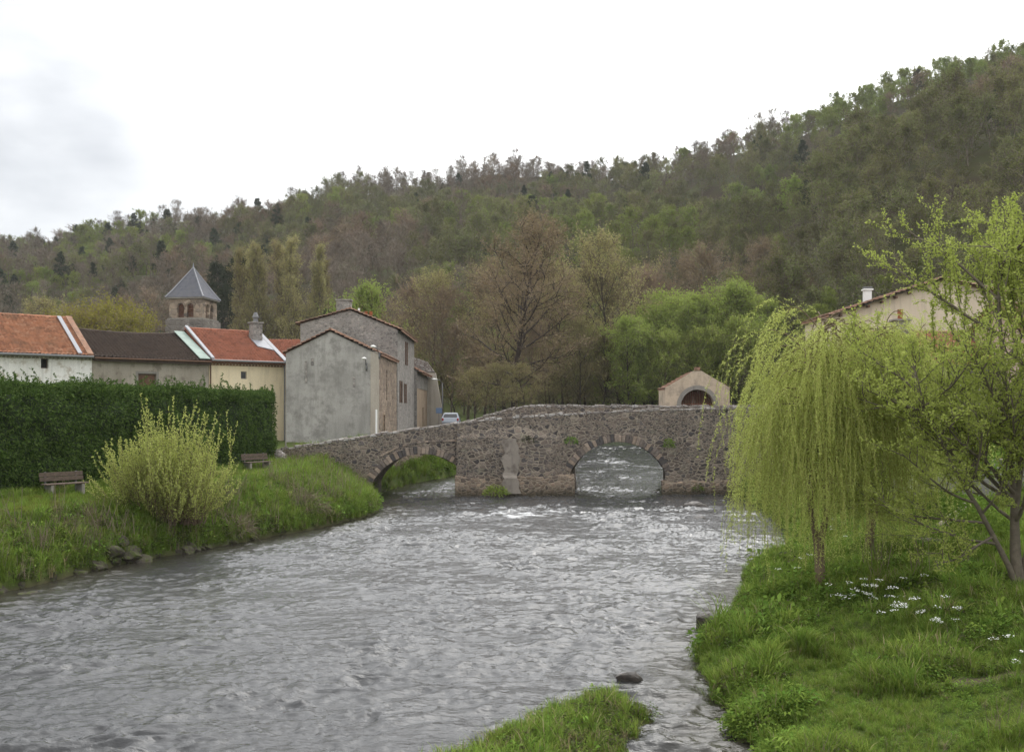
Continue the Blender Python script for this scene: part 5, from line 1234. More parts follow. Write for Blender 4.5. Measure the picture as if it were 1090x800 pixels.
plant('olive', 414, 112, 322, "lower olive green tree right of the terracotta chimney pots", "leafing_tree", None, 1.0)
plant('fir', 350, 112, 326, "small dark conifer just behind the tall house's chimney", "conifer_tree")
plant('olive', 75, 125, 325, "olive green tree on the slope above the white house's roof", "leafing_tree")
for px, D, yt in ((236, 165, 266), (246, 170, 276)):
    plant('fir', px, D, yt, "dark conifer standing left of the poplar row", "conifer_tree", "dark conifers by the poplars")
# brightest green screen left of the chapel
for px, D, yt, w in ((672, 117, 340, .9), (692, 120, 326, .9), (715, 117, 320, .9), (740, 121, 309, .9), (763, 118, 304, .95), (785, 122, 310, .9), (655, 121, 350, .8), (806, 120, 318, .9), (730, 115, 348, .9), (700, 115, 355, .9), (765, 115, 345, .9), (790, 115, 340, .9)):
    plant('green', px, D, yt, "bright spring green tree in the dense screen behind the chapel", "leafing_tree", "bright green trees behind the chapel", w)
for px, D, yt in ((648, 122, 262), (622, 124, 285), (598, 118, 300), (665, 126, 290), (640, 117, 350), (618, 116, 345)):
    plant('olive', px, D, yt, "olive budding tree between the big russet alder and the green screen", "budding_tree", "olive trees right of the alder", .85)
for px, D, yt in ((452, 126, 300), (470, 118, 312), (498, 130, 296), (515, 118, 318), (575, 124, 290), (590, 128, 282), (440, 134, 310), (606, 132, 290), (535, 135, 285), (425, 128, 335), (480, 118, 352), (505, 112, 372), (565, 112, 350), (585, 117, 365), (440, 124, 345)):
    plant('bare' if g.uniform() < .45 else 'olive', px, D, yt, "brown twiggy tree in the thicket around the big russet alder", "bare_tree", "brown thicket behind the bridge")
for px, D, yt in ((462, 122, 392), (484, 118, 390), (505, 104, 394), (528, 98, 388), (560, 104, 390), (582, 116, 384), (612, 118, 388), (640, 119, 384), (540, 110, 398), (600, 121, 394), (666, 118, 392), (690, 120, 396)):
    plant('olive', px, D, yt, "low olive bushy tree just beyond the bridge parapet", "bushy_tree", "low trees beyond the parapet", 1.35)
for px, D, yt in ((700, 132, 295), (735, 138, 278), (770, 134, 268), (800, 140, 262), (830, 132, 288), (860, 128, 292), (690, 142, 288)):
    plant('bare', px, D, yt, "russet twiggy tree rising behind the bright green screen", "bare_tree", "russet trees behind the green screen")
for px, D, yt in ((885, 118, 305), (905, 120, 290), (940, 118, 290), (975, 118, 268), (1010, 118, 268), (1045, 117, 250), (1080, 118, 240), (1105, 116, 250), (1035, 90, 300), (862, 118, 325)):
    plant('green', px, D, yt, "fresh green tree on the slope above the cream gable house", "leafing_tree", "green trees above the cream gable")
# the big alder
tr, tw, lf = tree_geo(301, H=20.5, r=.36, start=.2, limbs=34, ll=.34, ang=72, up=.05, sub=10, sl=.5, twig=13, tl=1.1, tw=.04, leaf=4, lL=.20, lW=.11, trunk_top=.93, prof=lambda t: .5 + .65 * math.sin(math.pi * min(1, .15 + .85 * t)) * (1 - .25 * t))
A = Proto(); A.trunk = np_mesh("trunk", *tr, smooth=True); A.trunk.materials.append(M['dark_bark']); A.crown, _ = crown_mesh("crown", tw, lf); A.crown.materials.append(L_['twig_brown']); A.crown.materials.append(L_['catkin'])
xa_ = (546 - 545) / FPX * 108; z_ = gz(xa_, 108); H_ = CAM_H + (HOR - 246) / FPX * 108 - z_
plant_tree("alder_tree", A, (xa_, 108, z_), H_ / 20.6, 1.0, "big russet alder with a dark trunk and level limbs behind the bridge", "tree")

# --- weeping willows on the right bank
def willow(name, label, base, top, rad, seed, nstr, lean=(0, 0), low=.9, trunk_r=.17):
    g = np.random.default_rng(seed); bx, by = base; bz = gz(bx, by); H = top - bz
    brs, ks, limbs = [], [], []
    tr = curve((0, 0, -.3), (lean[0], lean[1], 1), 1.5, 5, g, .05); brs.append((tr, trunk_r * np.array([1.3, 1.08, 1.0, .98, .98, 1.0]))); ks.append(12); forks = []
    for q in (-1, 1):
        fb = curve(tr[-1] - np.array([0, 0, .12]), (q * .30, .1 * q, 1), 1.5, 6, g, .06, .04); brs.append((fb, trunk_r * np.array([.78, .72, .68, .64, .6, .56, .5]))); ks.append(9); forks.append(fb)
    for i in range(17):
        az = i * 2.39996 + g.uniform(-.3, .3); p, _ = on(forks[i % 2], .45 + .54 * g.uniform()); q_ = (i + .5) / 17; top_ = H * (1.0 - .42 * q_ * g.uniform(.6, 1.1)); out = rad * (.18 + .60 * q_) * g.uniform(.85, 1.15)
        A_ = np.array([math.cos(az), math.sin(az), 0]); e1 = p + A_ * out * .3 + np.array([0, 0, (top_ - p[2]) * .55]); e2 = p + A_ * out * .8 + np.array([0, 0, (top_ - p[2]) * 1.0]); e3 = p + A_ * out * 1.35 + np.array([.35, 0, (top_ - p[2]) * .62]); e2 = e2 + np.array([.3, 0, 0])
        tt = np.linspace(0, 1, 13)[:, None]; b = p * (1 - tt) ** 3 + 3 * e1 * tt * (1 - tt) ** 2 + 3 * e2 * 1.12 * tt ** 2 * (1 - tt) + e3 * tt ** 3; b += g.normal(0, .04, b.shape) * tt
        brs.append((b, trunk_r * .5 * np.linspace(1, .12, 13))); ks.append(6); limbs.append(b)
        for j in range(8):
            p2, d2 = on(b, g.uniform(.25, .95)); sb = curve(p2, unit(fork(d2, .9, g) + np.array([0, 0, .5])), g.uniform(.6, 1.5), 7, g, .12, .0, .75); brs.append((sb, .022 * np.linspace(1, .3, 8))); ks.append(4); limbs.append(sb); limbs.append(sb)
    sv, leafP, leafD = [], [], []; SP, SQ = [], []
    wgt = g.uniform(.1, 1, len(limbs)) ** 1.6; wgt /= wgt.sum(); cut_ = g.uniform(-.5, .75, len(limbs))
    for s_ in range(nstr):
        bi = g.choice(len(limbs), p=wgt); b = limbs[bi]; p, d = on(b, g.uniform(.25, 1)); r_ = unit(np.array([p[0], p[1], 0]) + 1e-6); zb = bz + p[2]
        lo_ = low + (.45 if p[0] > -.7 else 0.0); L = min(p[2] - lo_ - min(g.exponential(.8), 2.4) + .45 - cut_[bi], g.uniform(.8, 5.4)); 
        if L < .4: L = g.uniform(.4, .9)
        n = max(5, int(L / .3)); v = unit(d * .5 + r_ * .3 + g.normal(0, .3, 3) + np.array([0, 0, .3])); pts = [p]; st = L / n
        for k in range(n):
            v = unit(v * .70 + np.array([0, 0, -.36]) + g.normal(0, .075, 3) + r_ * .004); pts.append(pts[-1] + v * st)
        pts = np.array(pts); SP.append(pts[:-1]); SQ.append(pts[1:])
        m_ = int(L / .026); u = np.sort(g.uniform(.06, 1, m_)) * n; i_ = np.minimum(u.astype(int), n - 1); f = (u - i_)[:, None]
        leafP.append(pts[i_] * (1 - f) + pts[i_ + 1] * f); leafD.append(unit(pts[i_ + 1] - pts[i_]) * .55 + g.normal(0, .62, (m_, 3)))
    SP, SQ = np.concatenate(SP), np.concatenate(SQ); LP, LD = np.concatenate(leafP), np.concatenate(leafD)
    o = bpy.data.objects.new(name, None); COL.objects.link(o); o.location = (bx, by, bz); tag(o, label, "tree")
    me_ = np_mesh("trunk", *tubes_np(brs, ks), smooth=True); c_ = link_mesh("trunk", me_, o, M['willow_bark'])
    tv, tf = strips(SP, SQ, .008, .007, g); lv, lf = leaf_quads(LP, LD, g.uniform(.04, .085, len(LP)), g.uniform(.011, .018, len(LP)), g)
    me_, _ = crown_mesh("crown", (tv, tf), (lv, lf)); link_mesh("crown", me_, o, [L_['willow_twig'], L_['willow']])
    return o
willow("weeping_willow", "nearer weeping willow trailing its yellow green strands over the water", (7.05, 23.0), 8.1, 1.08, 401, 2200, (.06, 0), .75, .115)
willow("weeping_willow", "second weeping willow, on the slope behind the nearer one", (9.95, 28.2), 8.3, 1.6, 402, 1300, (.03, 0), .9, .12)

# --- leafy tree at the right edge
def leafy_tree():
    g = np.random.default_rng(411); bx, by = 10.75, 21.3; bz = gz(bx, by); brs, ks, tips = [], [], []
    stems = [((-.16, .05, 1), 6.7, .11), ((.06, .12, 1), 7.2, .09), ((.22, -.1, 1), 6.8, .08), ((-.34, .1, 1), 5.4, .07)]
    def rec(p, d, L, r, lev):
        n = 7 if lev < 2 else 5; b = curve(p, d, L, n, g, .07 + .05 * lev, .07 if lev else .03); brs.append((b, r * np.linspace(1, .25, n + 1))); ks.append(8 if lev == 0 else 5 if lev == 1 else 3)
        if lev >= 2: tips.append((b, L))
        if lev == 3: return
        k = (15, 9, 5)[lev]
        for j in range(k):
            t_ = (.22, .2, .2)[lev] + .78 * (j + g.uniform()) / k; p2, d2 = on(b, min(t_, .98)); f = fork(d2, g.uniform(.65, 1.25) if lev == 0 else g.uniform(.5, 1.0), g); f[2] = f[2] * .75 + (.15 if lev else .05); rec(p2, unit(f), L * (.44, .46, .5)[lev] * g.uniform(.6, 1.25) * (1.15 - .45 * t_), r * .45, lev + 1)
    for d, L, r in stems: rec(np.array([g.normal(0, .08), g.normal(0, .08), -.25]), unit(np.array(d)), L, r, 0)
    # one long low limb reaching out over the grass to the left
    lb = curve((-.1, 0, 1.9), unit(np.array([-1, .1, .12])), 3.0, 9, g, .09, .05); brs.append((lb, .045 * np.linspace(1, .2, 10))); ks.append(6)
    for j in range(9):
        p2, d2 = on(lb, .25 + .08 * j); rec(p2, unit(fork(d2, .8, g) + np.array([0, 0, .3])), .9, .014, 2)
    lb = curve((-.15, 0, 3.0), unit(np.array([-.8, .2, .55])), 2.8, 9, g, .08, .04); brs.append((lb, .04 * np.linspace(1, .2, 10))); ks.append(6)
    for j in range(9):
        p2, d2 = on(lb, .25 + .08 * j); rec(p2, unit(fork(d2, .8, g) + np.array([0, 0, .3])), .9, .014, 2)
    for j in range(46):      # upright shoots that top the crown
        a = g.uniform(0, 6.28); q = g.uniform(0, 1.5); p = np.array([math.cos(a) * q - .15, math.sin(a) * q, g.uniform(4.8, 6.5)]); b = curve(p, (g.normal(0, .15), g.normal(0, .15), 1), g.uniform(1.0, 2.1), 7, g, .05, .1); brs.append((b, .014 * np.linspace(1, .3, 8))); ks.append(3); tips.append((b, 2.6)); tips.append((b, 2.6))
    LP, LD = [], []
    for b, L in tips:
        m_ = max(8, int(L * 48)); u = g.uniform(.08, 1.02, m_) * (len(b) - 1); i_ = np.clip(u.astype(int), 0, len(b) - 2); f = (u - i_)[:, None]; pts = b[i_] * (1 - f) + b[i_ + 1] * f
        LP.append(pts + g.normal(0, .022, pts.shape)); LD.append(unit(b[i_ + 1] - b[i_]) * .35 + g.normal(0, .6, (m_, 3)) + np.array([0, 0, .1]))
    LP, LD = np.concatenate(LP), np.concatenate(LD)
    print("leafy tree leaves", len(LP), "branches", len(brs))
    o = bpy.data.objects.new("leafy_tree", None); COL.objects.link(o); o.location = (bx, by, bz); tag(o, "open many stemmed tree with small yellow green leaves at the river bank's right edge", "tree")
    link_mesh("trunk", np_mesh("trunk", *tubes_np(brs, ks), smooth=True), o, M['bark'])
    lv, lf = leaf_quads(LP, LD, g.uniform(.04, .085, len(LP)), g.uniform(.028, .05, len(LP)), g); link_mesh("crown", np_mesh("crown", lv, lf), o, L_['alder_leaf'])
leafy_tree()

# --- pale sallow bush on the left bank
def sallow():
    g = np.random.default_rng(421); bx, by = -12.75, 36.6; bz = gz(bx, by) - .2; brs, ks, LP, LD = [], [], [], []
    for j in range(330):
        a = g.uniform(0, 6.28); tilt = min(abs(g.normal(0, .62)), 1.3); d = np.array([math.cos(a) * math.sin(tilt), math.sin(a) * math.sin(tilt), math.cos(tilt)])
        L = g.uniform(1.6, 3.1) * (1.15 - .12 * tilt) * (1.28 if (d[0] > .1 and d[0] < .42 and g.uniform() < .5) else 1.0)
        b = curve(np.array([math.cos(a), math.sin(a), 0]) * g.uniform(0, .7) + np.array([g.normal(.15, .55), 0, 0]), d, L, 9, g, .05, .075); brs.append((b, .013 * np.linspace(1.3, .3, 10))); ks.append(3)
        cs = [b] + [curve(on(b, g.uniform(.3, .8))[0], unit(fork(d, .5, g) + np.array([0, 0, .5])), L * g.uniform(.25, .45), 5, g, .05, .12) for _ in range(3)]
        for c_ in cs[1:]: brs.append((c_, .006 * np.linspace(1, .4, 6))); ks.append(3)
        for c_ in cs:
            Lc = np.linalg.norm(c_[-1] - c_[0]); m_ = int(Lc * 34); u = g.uniform(.10 if c_ is b else .05, 1, m_) * (len(c_) - 1); i_ = np.clip(u.astype(int), 0, len(c_) - 2); f = (u - i_)[:, None]
            LP.append(c_[i_] * (1 - f) + c_[i_ + 1] * f); LD.append(unit(c_[i_ + 1] - c_[i_]) * .6 + g.normal(0, .5, (m_, 3)))
    LP, LD = np.concatenate(LP), np.concatenate(LD); print("sallow leaves", len(LP))
    o = bpy.data.objects.new("sallow_bush", None); COL.objects.link(o); o.location = (bx, by, bz); tag(o, "pale yellow green bush of upright shoots at the edge of the left bank", "bush")
    link_mesh("stem", np_mesh("stem", *tubes_np(brs, ks)), o, M['willow_bark'])
    lv, lf = leaf_quads(LP, LD, g.uniform(.05, .10, len(LP)), g.uniform(.03, .05, len(LP)), g); link_mesh("foliage", np_mesh("foliage", lv, lf), o, L_['sallow'])
sallow()

# --- clipped evergreen hedge
def hedge():
    g = np.random.default_rng(431); p0 = np.array([-21.2, 26.0]); p1 = np.array([-13.5, 58.2]); d = (p1 - p0) / np.linalg.norm(p1 - p0); nrm_ = np.array([d[1], -d[0]]); Lh = np.linalg.norm(p1 - p0); th = 1.6
    org = np.array([*(p0 + p1) / 2, 1.9])
    nu, nv = 160, 40
    # section outline: front face up, rounded top, back face down
    def sec(v):    # v in 0..1 -> (out, height)
        s_ = np.array([[0.0, 0], [.10, .25], [.12, .5], [.02, .90], [-.25, 1.0], [-1.1, 1.0], [-1.45, .92], [-1.55, .5], [-1.5, 0]]); t_ = np.linspace(0, 1, len(s_)); return np.interp(v, t_, s_[:, 0]), np.interp(v, t_, s_[:, 1])
    def pt(u, v):
        o_, h_ = sec(v); bump_ = .34 * fbm(u * Lh * .45, v * 9, 120, 3) + .24 * fbm(u * Lh * 1.5, v * 22, 124, 3); h0 = 4.35 + .18 * fbm(u * Lh * .3, v * 0 + 2, 128, 3)
        xy = p0[None] + d[None] * (u * Lh)[:, None] + nrm_[None] * (o_ + bump_)[:, None]; endr = np.minimum(u * Lh, (1 - u) * Lh); k = np.sqrt(np.clip(endr / .7, 0.05, 1)); 
        xy = xy + nrm_[None] * ((1 - k) * (-.75 - o_))[:, None]
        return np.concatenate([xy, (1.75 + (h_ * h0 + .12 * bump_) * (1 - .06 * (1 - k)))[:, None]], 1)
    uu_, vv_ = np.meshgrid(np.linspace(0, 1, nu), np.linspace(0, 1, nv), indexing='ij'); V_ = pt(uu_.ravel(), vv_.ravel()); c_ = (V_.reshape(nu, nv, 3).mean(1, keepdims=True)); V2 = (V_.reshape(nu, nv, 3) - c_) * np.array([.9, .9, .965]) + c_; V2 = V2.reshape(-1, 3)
    ii = np.arange(nu * nv).reshape(nu, nv); F = np.stack([ii[:-1, :-1], ii[1:, :-1], ii[1:, 1:], ii[:-1, 1:]], -1).reshape(-1, 4)
    n = 150000; u = g.uniform(0, 1, n); v = g.uniform(0, .78, n); P_ = pt(u, v) + g.normal(0, .05, (n, 3)); e_ = 1e-3
    N_ = unit(np.cross(pt(np.clip(u + e_, 0, 1), v) - pt(np.clip(u - e_, 0, 1), v), pt(u, np.clip(v + e_, 0, 1)) - pt(u, np.clip(v - e_, 0, 1)))); N_ *= -np.sign(np.sum(N_ * (np.array([*((p0 + p1) / 2 - nrm_ * .7), 3.5]) - P_), 1))[:, None] * 1.0
    cl = sstep(-.35, .35, fbm(u * Lh * 1.4, v * 30, 140, 3) * 2); P_ += N_ * (g.uniform(-.12, .10, n) * cl + .03)[:, None]
    D_ = unit(N_ * .55 + g.normal(0, .55, (n, 3)) + np.array([0, 0, -.12])); lv, lf = leaf_quads(P_, D_, g.uniform(.08, .17, n), g.uniform(.035, .07, n), g, .15)
    # unclipped sprigs along the top
    SP, SL = [], []; brs = []
    for k in range(620):
        u_ = g.uniform(0, 1, 1); b0 = pt(u_, np.array([g.uniform(.36, .66)]))[0]; L = g.uniform(.15, .6) * (1.7 if g.uniform() < .15 else 1); b = curve(b0, (g.normal(0, .4), g.normal(0, .4), 1), L, 5, g, .12, .0, .35); m_ = int(L * 70); q = g.uniform(0, 1, m_) * 5; i_ = np.clip(q.astype(int), 0, 4); f = (q - i_)[:, None]; SP.append(b[i_] * (1 - f) + b[i_ + 1] * f); SL.append(unit(b[i_ + 1] - b[i_]) * .5 + g.normal(0, .5, (m_, 3)))
    SP, SL = np.concatenate(SP), np.concatenate(SL); sv, sf = leaf_quads(SP, SL, g.uniform(.07, .14, len(SP)), g.uniform(.03, .055, len(SP)), g)
    VV = np.concatenate([V2, lv, sv]) - org; FF = np.concatenate([F, lf + len(V2), sf + len(V2) + len(lv)]); mi = np.concatenate([np.zeros(len(F)), np.ones(len(lf) + len(sf))])
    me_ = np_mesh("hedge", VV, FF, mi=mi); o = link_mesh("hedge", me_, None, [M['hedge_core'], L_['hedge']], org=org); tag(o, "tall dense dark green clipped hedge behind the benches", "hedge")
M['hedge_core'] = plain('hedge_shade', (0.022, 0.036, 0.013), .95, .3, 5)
hedge()
# ------------------------------------------------------------------ grass and herbs (stuff)
def tuft(seed, nb, h0, h1, w, bend, spread, mat, dry=0, drymat=None):
    g = np.random.default_rng(seed); VV, FF, FT = [], [], []; mi = []
    for k in range(nb):
        a = g.uniform(0, 6.28); h_ = g.uniform(h0, h1); b = g.uniform(.2, 1) * bend * h_; r_ = g.uniform(0, spread); bx, by = r_ * math.cos(a * 3.1), r_ * math.sin(a * 3.1); dx, dy = math.cos(a), math.sin(a); ww = w * g.uniform(.7, 1.3) / 2; px_, py_ = -dy, dx; n = len(VV) ; pts = []
        tw_ = g.uniform(-.6, .6)
        for t_ in (0, .4, .75): 
            o_ = b * t_ ** 2; wv = ww * (1 - .35 * t_); qx, qy = px_ * math.cos(tw_ * t_) - dx * math.sin(tw_ * t_) * .5, py_ * math.cos(tw_ * t_) - dy * math.sin(tw_ * t_) * .5
            VV.append((bx + dx * o_ - qx * wv, by + dy * o_ - qy * wv, h_ * t_ * (1 - .12 * bend * t_))); VV.append((bx + dx * o_ + qx * wv, by + dy * o_ + qy * wv, h_ * t_ * (1 - .12 * bend * t_)))
        VV.append((bx + dx * b, by + dy * b, h_ * (1 - .22 * bend)))
        FF += [(n, n + 1, n + 3, n + 2), (n + 2, n + 3, n + 5, n + 4)]; FT.append((n + 4, n + 5, n + 6)); mi.append(1 if k < dry else 0)
    me_ = np_mesh("tuft", VV, [np.array(FF), np.array(FT)], mi=np.concatenate([np.repeat(mi, 2), mi])); me_.materials.append(mat)
    if drymat: me_.materials.append(drymat)
    return me_
def herb(seed, nl, h_, r_, lL, lW, mat, stems=0):
    g = np.random.default_rng(seed); u = g.uniform(0, 1, nl) ** .7; a = g.uniform(0, 6.28, nl); rr = r_ * g.uniform(.1, 1, nl); P_ = np.stack([np.cos(a) * rr, np.sin(a) * rr, h_ * u * (1 - .5 * (rr / r_) ** 2)], 1)
    D_ = unit(np.stack([np.cos(a), np.sin(a), g.uniform(-.2, .8, nl)], 1) + g.normal(0, .35, (nl, 3))); nrm_ = np.cross(D_, np.array([0, 0, 1.])) ; lv, lf = leaf_quads(P_, D_, lL * g.uniform(.6, 1.3, nl), lW * g.uniform(.6, 1.3, nl), g, .25, unit(np.array([0, 0, 1.]) + g.normal(0, .45, (nl, 3))))
    me_ = np_mesh("herb", lv, lf); me_.materials.append(mat); return me_
def stalks(seed, n, h0, h1, mat, lean=.25):
    g = np.random.default_rng(seed); P_ = np.stack([g.normal(0, .16, n), g.normal(0, .16, n), np.zeros(n)], 1); Q_ = P_ + np.stack([g.normal(0, lean, n), g.normal(0, lean, n), np.ones(n)], 1) * g.uniform(h0, h1, n)[:, None]; v, f = strips(P_, Q_, .014, .006, g); R_ = P_ + (Q_ - P_) * g.uniform(.4, .9, n)[:, None]; v2, f2 = strips(R_, R_ + g.normal(0, .12, (n, 3)) + np.array([0, 0, .15]), .009, .004, g); me_ = np_mesh("stalk", np.concatenate([v, v2]), np.concatenate([f, f2 + len(v)])); me_.materials.append(mat); return me_
G_ = [tuft(1, 26, .22, .42, .011, .55, .12, L_['grass'], 1, L_['grass_dry']), tuft(2, 24, .28, .55, .012, .7, .13, L_['grass'], 2, L_['grass_dry']), tuft(3, 30, .12, .28, .010, .45, .14, L_['grass']), tuft(4, 22, .35, .62, .012, .8, .12, L_['grass'], 1, L_['grass_dry']),
      herb(5, 44, .28, .22, .075, .04, L_['weed']), herb(6, 34, .36, .24, .10, .05, L_['weed']), herb(7, 70, .20, .22, .045, .026, L_['weed']), herb(8, 44, .30, .2, .07, .035, L_['purple_weed']),
      tuft(9, 26, .05, .12, .010, .5, .14, L_['lawn']), stalks(10, 12, .4, 1.0, L_['bramble']), tuft(11, 20, .25, .5, .010, .9, .13, L_['grass_dry'])]
# 0-3 grass, 4-6 herbs, 7 dull weeds, 8 lawn, 9 brown stalks, 10 straw
g = np.random.default_rng(900)
def lay(x0, x1, y0, y1, n):
    x = g.uniform(x0, x1, n); y = y0 + (y1 - y0) * g.uniform(0, 1, n); return x, y
def setdown(name, x, y, pick, size, keep):
    x, y, pick, size = x[keep], y[keep], pick[keep], size[keep]; z = ground(x, y); n = len(x); rot = np.zeros((n, 3)); rot[:, 2] = g.uniform(0, 6.28, n); rot[:, :2] = g.normal(0, .12, (n, 2)); print(name, n); return scatter(name, G_, np.stack([x, y, z - .02], 1), rot, size, pick)
def choose(n, probs):
    p = np.array(probs, float); return g.choice(len(p), n, p=p / p.sum())
# right bank
n = 115000; y = 12 + (62 - 12) * g.uniform(0, 1, n) ** 1.8; x = xr_(y) + g.uniform(0, 1, n) ** 1.15 * np.interp(y, [12, 62], [14, 24]) - .05
_, dl, dr, u_, isl_ = ground(x, y, True)
pick = choose(n, [2.0, 1.2, 3.2, .6, 1.2, .6, 4.6, .9, 0, 0.02, .25]); patch = fbm(x * .55, y * .55, 200, 3); pick2 = choose(n, [1, .6, 1.0, 0, 2.2, 1.2, 3.4, .2, 0, 0, .05]); pick = np.where(patch > .16, pick2, pick); pick3 = choose(n, [2, 4, .5, 4, 0, .3, 0, 0, 0, 0, .1]); pick = np.where(patch < -.2, pick3, pick)
size = g.uniform(.5, 1.1, n) * np.where((g.uniform(0, 1, n) < .05) & (y > 20), 1.45, 1.0) * np.interp(y, [12, 20], [.72, 1]) * (.5 + 1.0 * sstep(-.22, .28, fbm(x * .75 + 7, y * .75, 210, 4))) * np.interp(y, [12, 30, 60], [.85, 1.0, 1.5])
bare_ = np.exp(-(((x - 7.3) / 1.1) ** 2 + ((y - 15.9) / 0.25) ** 2)) > .35
setdown("bank_grass", x, y, pick, size, (dr > -.1) & (x / y < 1.0) & ~bare_)
# grassy spit
n = 9000; x = g.uniform(-3.6, 2.5, n); y = g.uniform(11, 18.2, n); isl_ = island_d(x, y); pick = choose(n, [1.8, 1.0, 2.8, .6, .6, .2, 2.0, 3.4, 0, 0, .4]); size = g.uniform(.35, .95, n) * np.interp(isl_, [0, 1], [.75, 1.1])
setdown("spit_grass", x, y, pick, size, isl_ > .02)
# left bank face and lawn
n = 46000; y = 20 + (62 - 20) * g.uniform(0, 1, n) ** 1.2; x = xl_(y) - g.uniform(0, 1, n) ** 1.3 * 9 + .05; _, dl, dr, u_, isl_ = ground(x, y, True)
green_end = sstep(44, 49, y); scr = (1 - green_end) * sstep(24, 30, y); pf = fbm(x * .7, y * .5, 220, 3)
pick = choose(n, [3, 2, 3, .5, 1.2, .4, 2.2, .6, 0, .05, .25]); pick2 = choose(n, [2.2, 1.2, 2.2, .4, .9, .4, 2.2, 2.4, 0, .16, .45]); pick = np.where((scr > .5) & (pf > -.08) | (green_end > .3) & (pf > .14) & (y < 50), pick2, pick)
lawn_ = (dl > np.interp(y, [20, 36, 46, 56], [2.1, 2.1, 4.0, 6.0])); pick = np.where(lawn_, np.where(g.uniform(0, 1, n) < .93, 8, 2), pick)
size = g.uniform(.6, 1.2, n) * np.interp(y, [20, 60], [.95, 1.5]); size = np.where(lawn_, g.uniform(.9, 1.5, n), size)
hedge_x = -21.2 + (y - 26) * (7.7 / 32.2)
setdown("bank_grass", x, y, pick, size, (dl > 0) & (x > hedge_x - .2) & (g.uniform(0, 1, n) < np.where(dl < .25, .6, 1)))
# taller growth at the hedge foot, and the bank seen through the left arch and beyond the bridge
n = 2600; y = g.uniform(28, 58, n); x = -21.2 + (y - 26) * (7.7 / 32.2) + g.uniform(.05, .9, n); pick = choose(n, [2, 3, .5, 2, 1.2, .6, .6, 0, 0, 0, .1]); setdown("bank_grass", x, y, pick, g.uniform(.6, 1.1, n), np.ones(n, bool))
n = 9000; y = g.uniform(60.5, 104, n); s_ = g.integers(0, 2, n); x = np.where(s_ == 0, xl_(y) - g.uniform(0, 4, n) + .1, xr_(y) + g.uniform(0, 6, n) - .1); pick = choose(n, [2, 3, .5, 2, 1, 1, .6, 0, 0, 0, 0]); keep_ = ~((y < 69) & (x > -3.6) & (x < 18)) & ~((y < 67.5) & (x < -8.4)); setdown("bank_grass", x, y, pick, g.uniform(1.0, 1.7, n), keep_)

# ------------------------------------------------------------------ boulders
def rock_mesh(seed, rough=.6, sub=3):
    import bmesh
    bm = bmesh.new(); bmesh.ops.create_icosphere(bm, subdivisions=sub, radius=1.0); g = np.random.default_rng(seed); V_ = np.array([v.co[:] for v in bm.verts]); cut = unit(g.normal(size=(9, 3))); dist = g.uniform(.55, .9, 9)
    for c_, d_ in zip(cut, dist): k = V_ @ c_; V_ = V_ - c_[None] * np.maximum(k - d_, 0)[:, None] * .9
    V_ *= (1 + rough * .35 * fbm(V_[:, 0] * 2.5 + V_[:, 2] * 1.3 + seed, V_[:, 1] * 2.5 - V_[:, 2] * 1.7, 300, 4))[:, None]
    for v, c_ in zip(bm.verts, V_): v.co = c_
    me_ = bpy.data.meshes.new("boulder"); bm.to_mesh(me_); bm.free(); me_.polygons.foreach_set("use_smooth", [False] * len(me_.polygons)); return me_
def rock(name, loc, sc_, rot, label, mat, seed, group=None, cat="rock"):
    me_ = rock_mesh(seed); me_.materials.append(mat); o = bpy.data.objects.new(name, me_); COL.objects.link(o); o.location = loc; o.scale = sc_; o.rotation_euler = rot; return tag(o, label, cat, group)
rock("boulder", (4.62, 23.5, .10), (.46, .34, .30), (.1, .05, .6), "brown boulder at the water's edge below the nearer willow", M['wet_rock'], 11)
rock("boulder", (2.18, 18.75, .07), (.26, .16, .13), (0, 0, .2), "small dark rock just breaking the water beyond the grassy spit", M['wet_rock'], 12)
rock("boulder", (9.85, 53.5, .10), (.75, .45, .26), (0, 0, .2), "flat dark rock in the rapids below the bridge's right end", M['wet_rock'], 13)
rock("boulder", (9.0, 48.5, -.02), (.4, .3, .12), (0, 0, 1.2), "low wet stone downstream of the flat dark rock", M['wet_rock'], 14)
g = np.random.default_rng(950)
for k in range(60):
    yy = 26.5 + k * .36 + g.uniform(-.25, .25); big = min(.38, .15 * math.exp(abs(g.normal(0, .6)))) * (1.25 if 31 < yy < 37 else .9); x_ = float(xl_(np.array([yy]))[0]) - .12 + g.uniform(-.25, .12)
    if g.uniform() < (.7 if yy > 41 else .1): continue
    rock("boulder", (x_, yy, .05 + big * g.uniform(-.1, .35)), (big * g.uniform(.9, 1.6), big, big * g.uniform(.55, .95)), (g.normal(0, .2), g.normal(0, .2), g.uniform(0, 6)), "mossy grey boulder in the line along the foot of the left bank", M['boulder'], 20 + k, "boulders along the left bank")
for k, (px, py, D, s_) in enumerate(((28, 566, 28.3, .55), (55, 570, 29.0, .4), (150, 590, 34.0, .62), (128, 583, 33.8, .45), (118, 566, 33.0, .5), (85, 562, 31.4, .38))):
    p_ = at(px, py, D); x_ = p_.x; z_ = gz(x_, D)
    rock("boulder", (x_, D, z_ + .10), (s_ * .85, s_ * .65, s_ * .5), (g.normal(0, .2), g.normal(0, .2), g.uniform(0, 6)), "larger pale boulder set in the upper face of the left bank", M['boulder'], 80 + k, "larger boulders in the left bank")
p_ = at(300, 482, 56.5)
rock("boulder", (p_.x, p_.y, 2.55), (.42, .35, .45), (0, 0, .4), "whitish stone at the left end of the bridge parapet", M['coping'], 99)

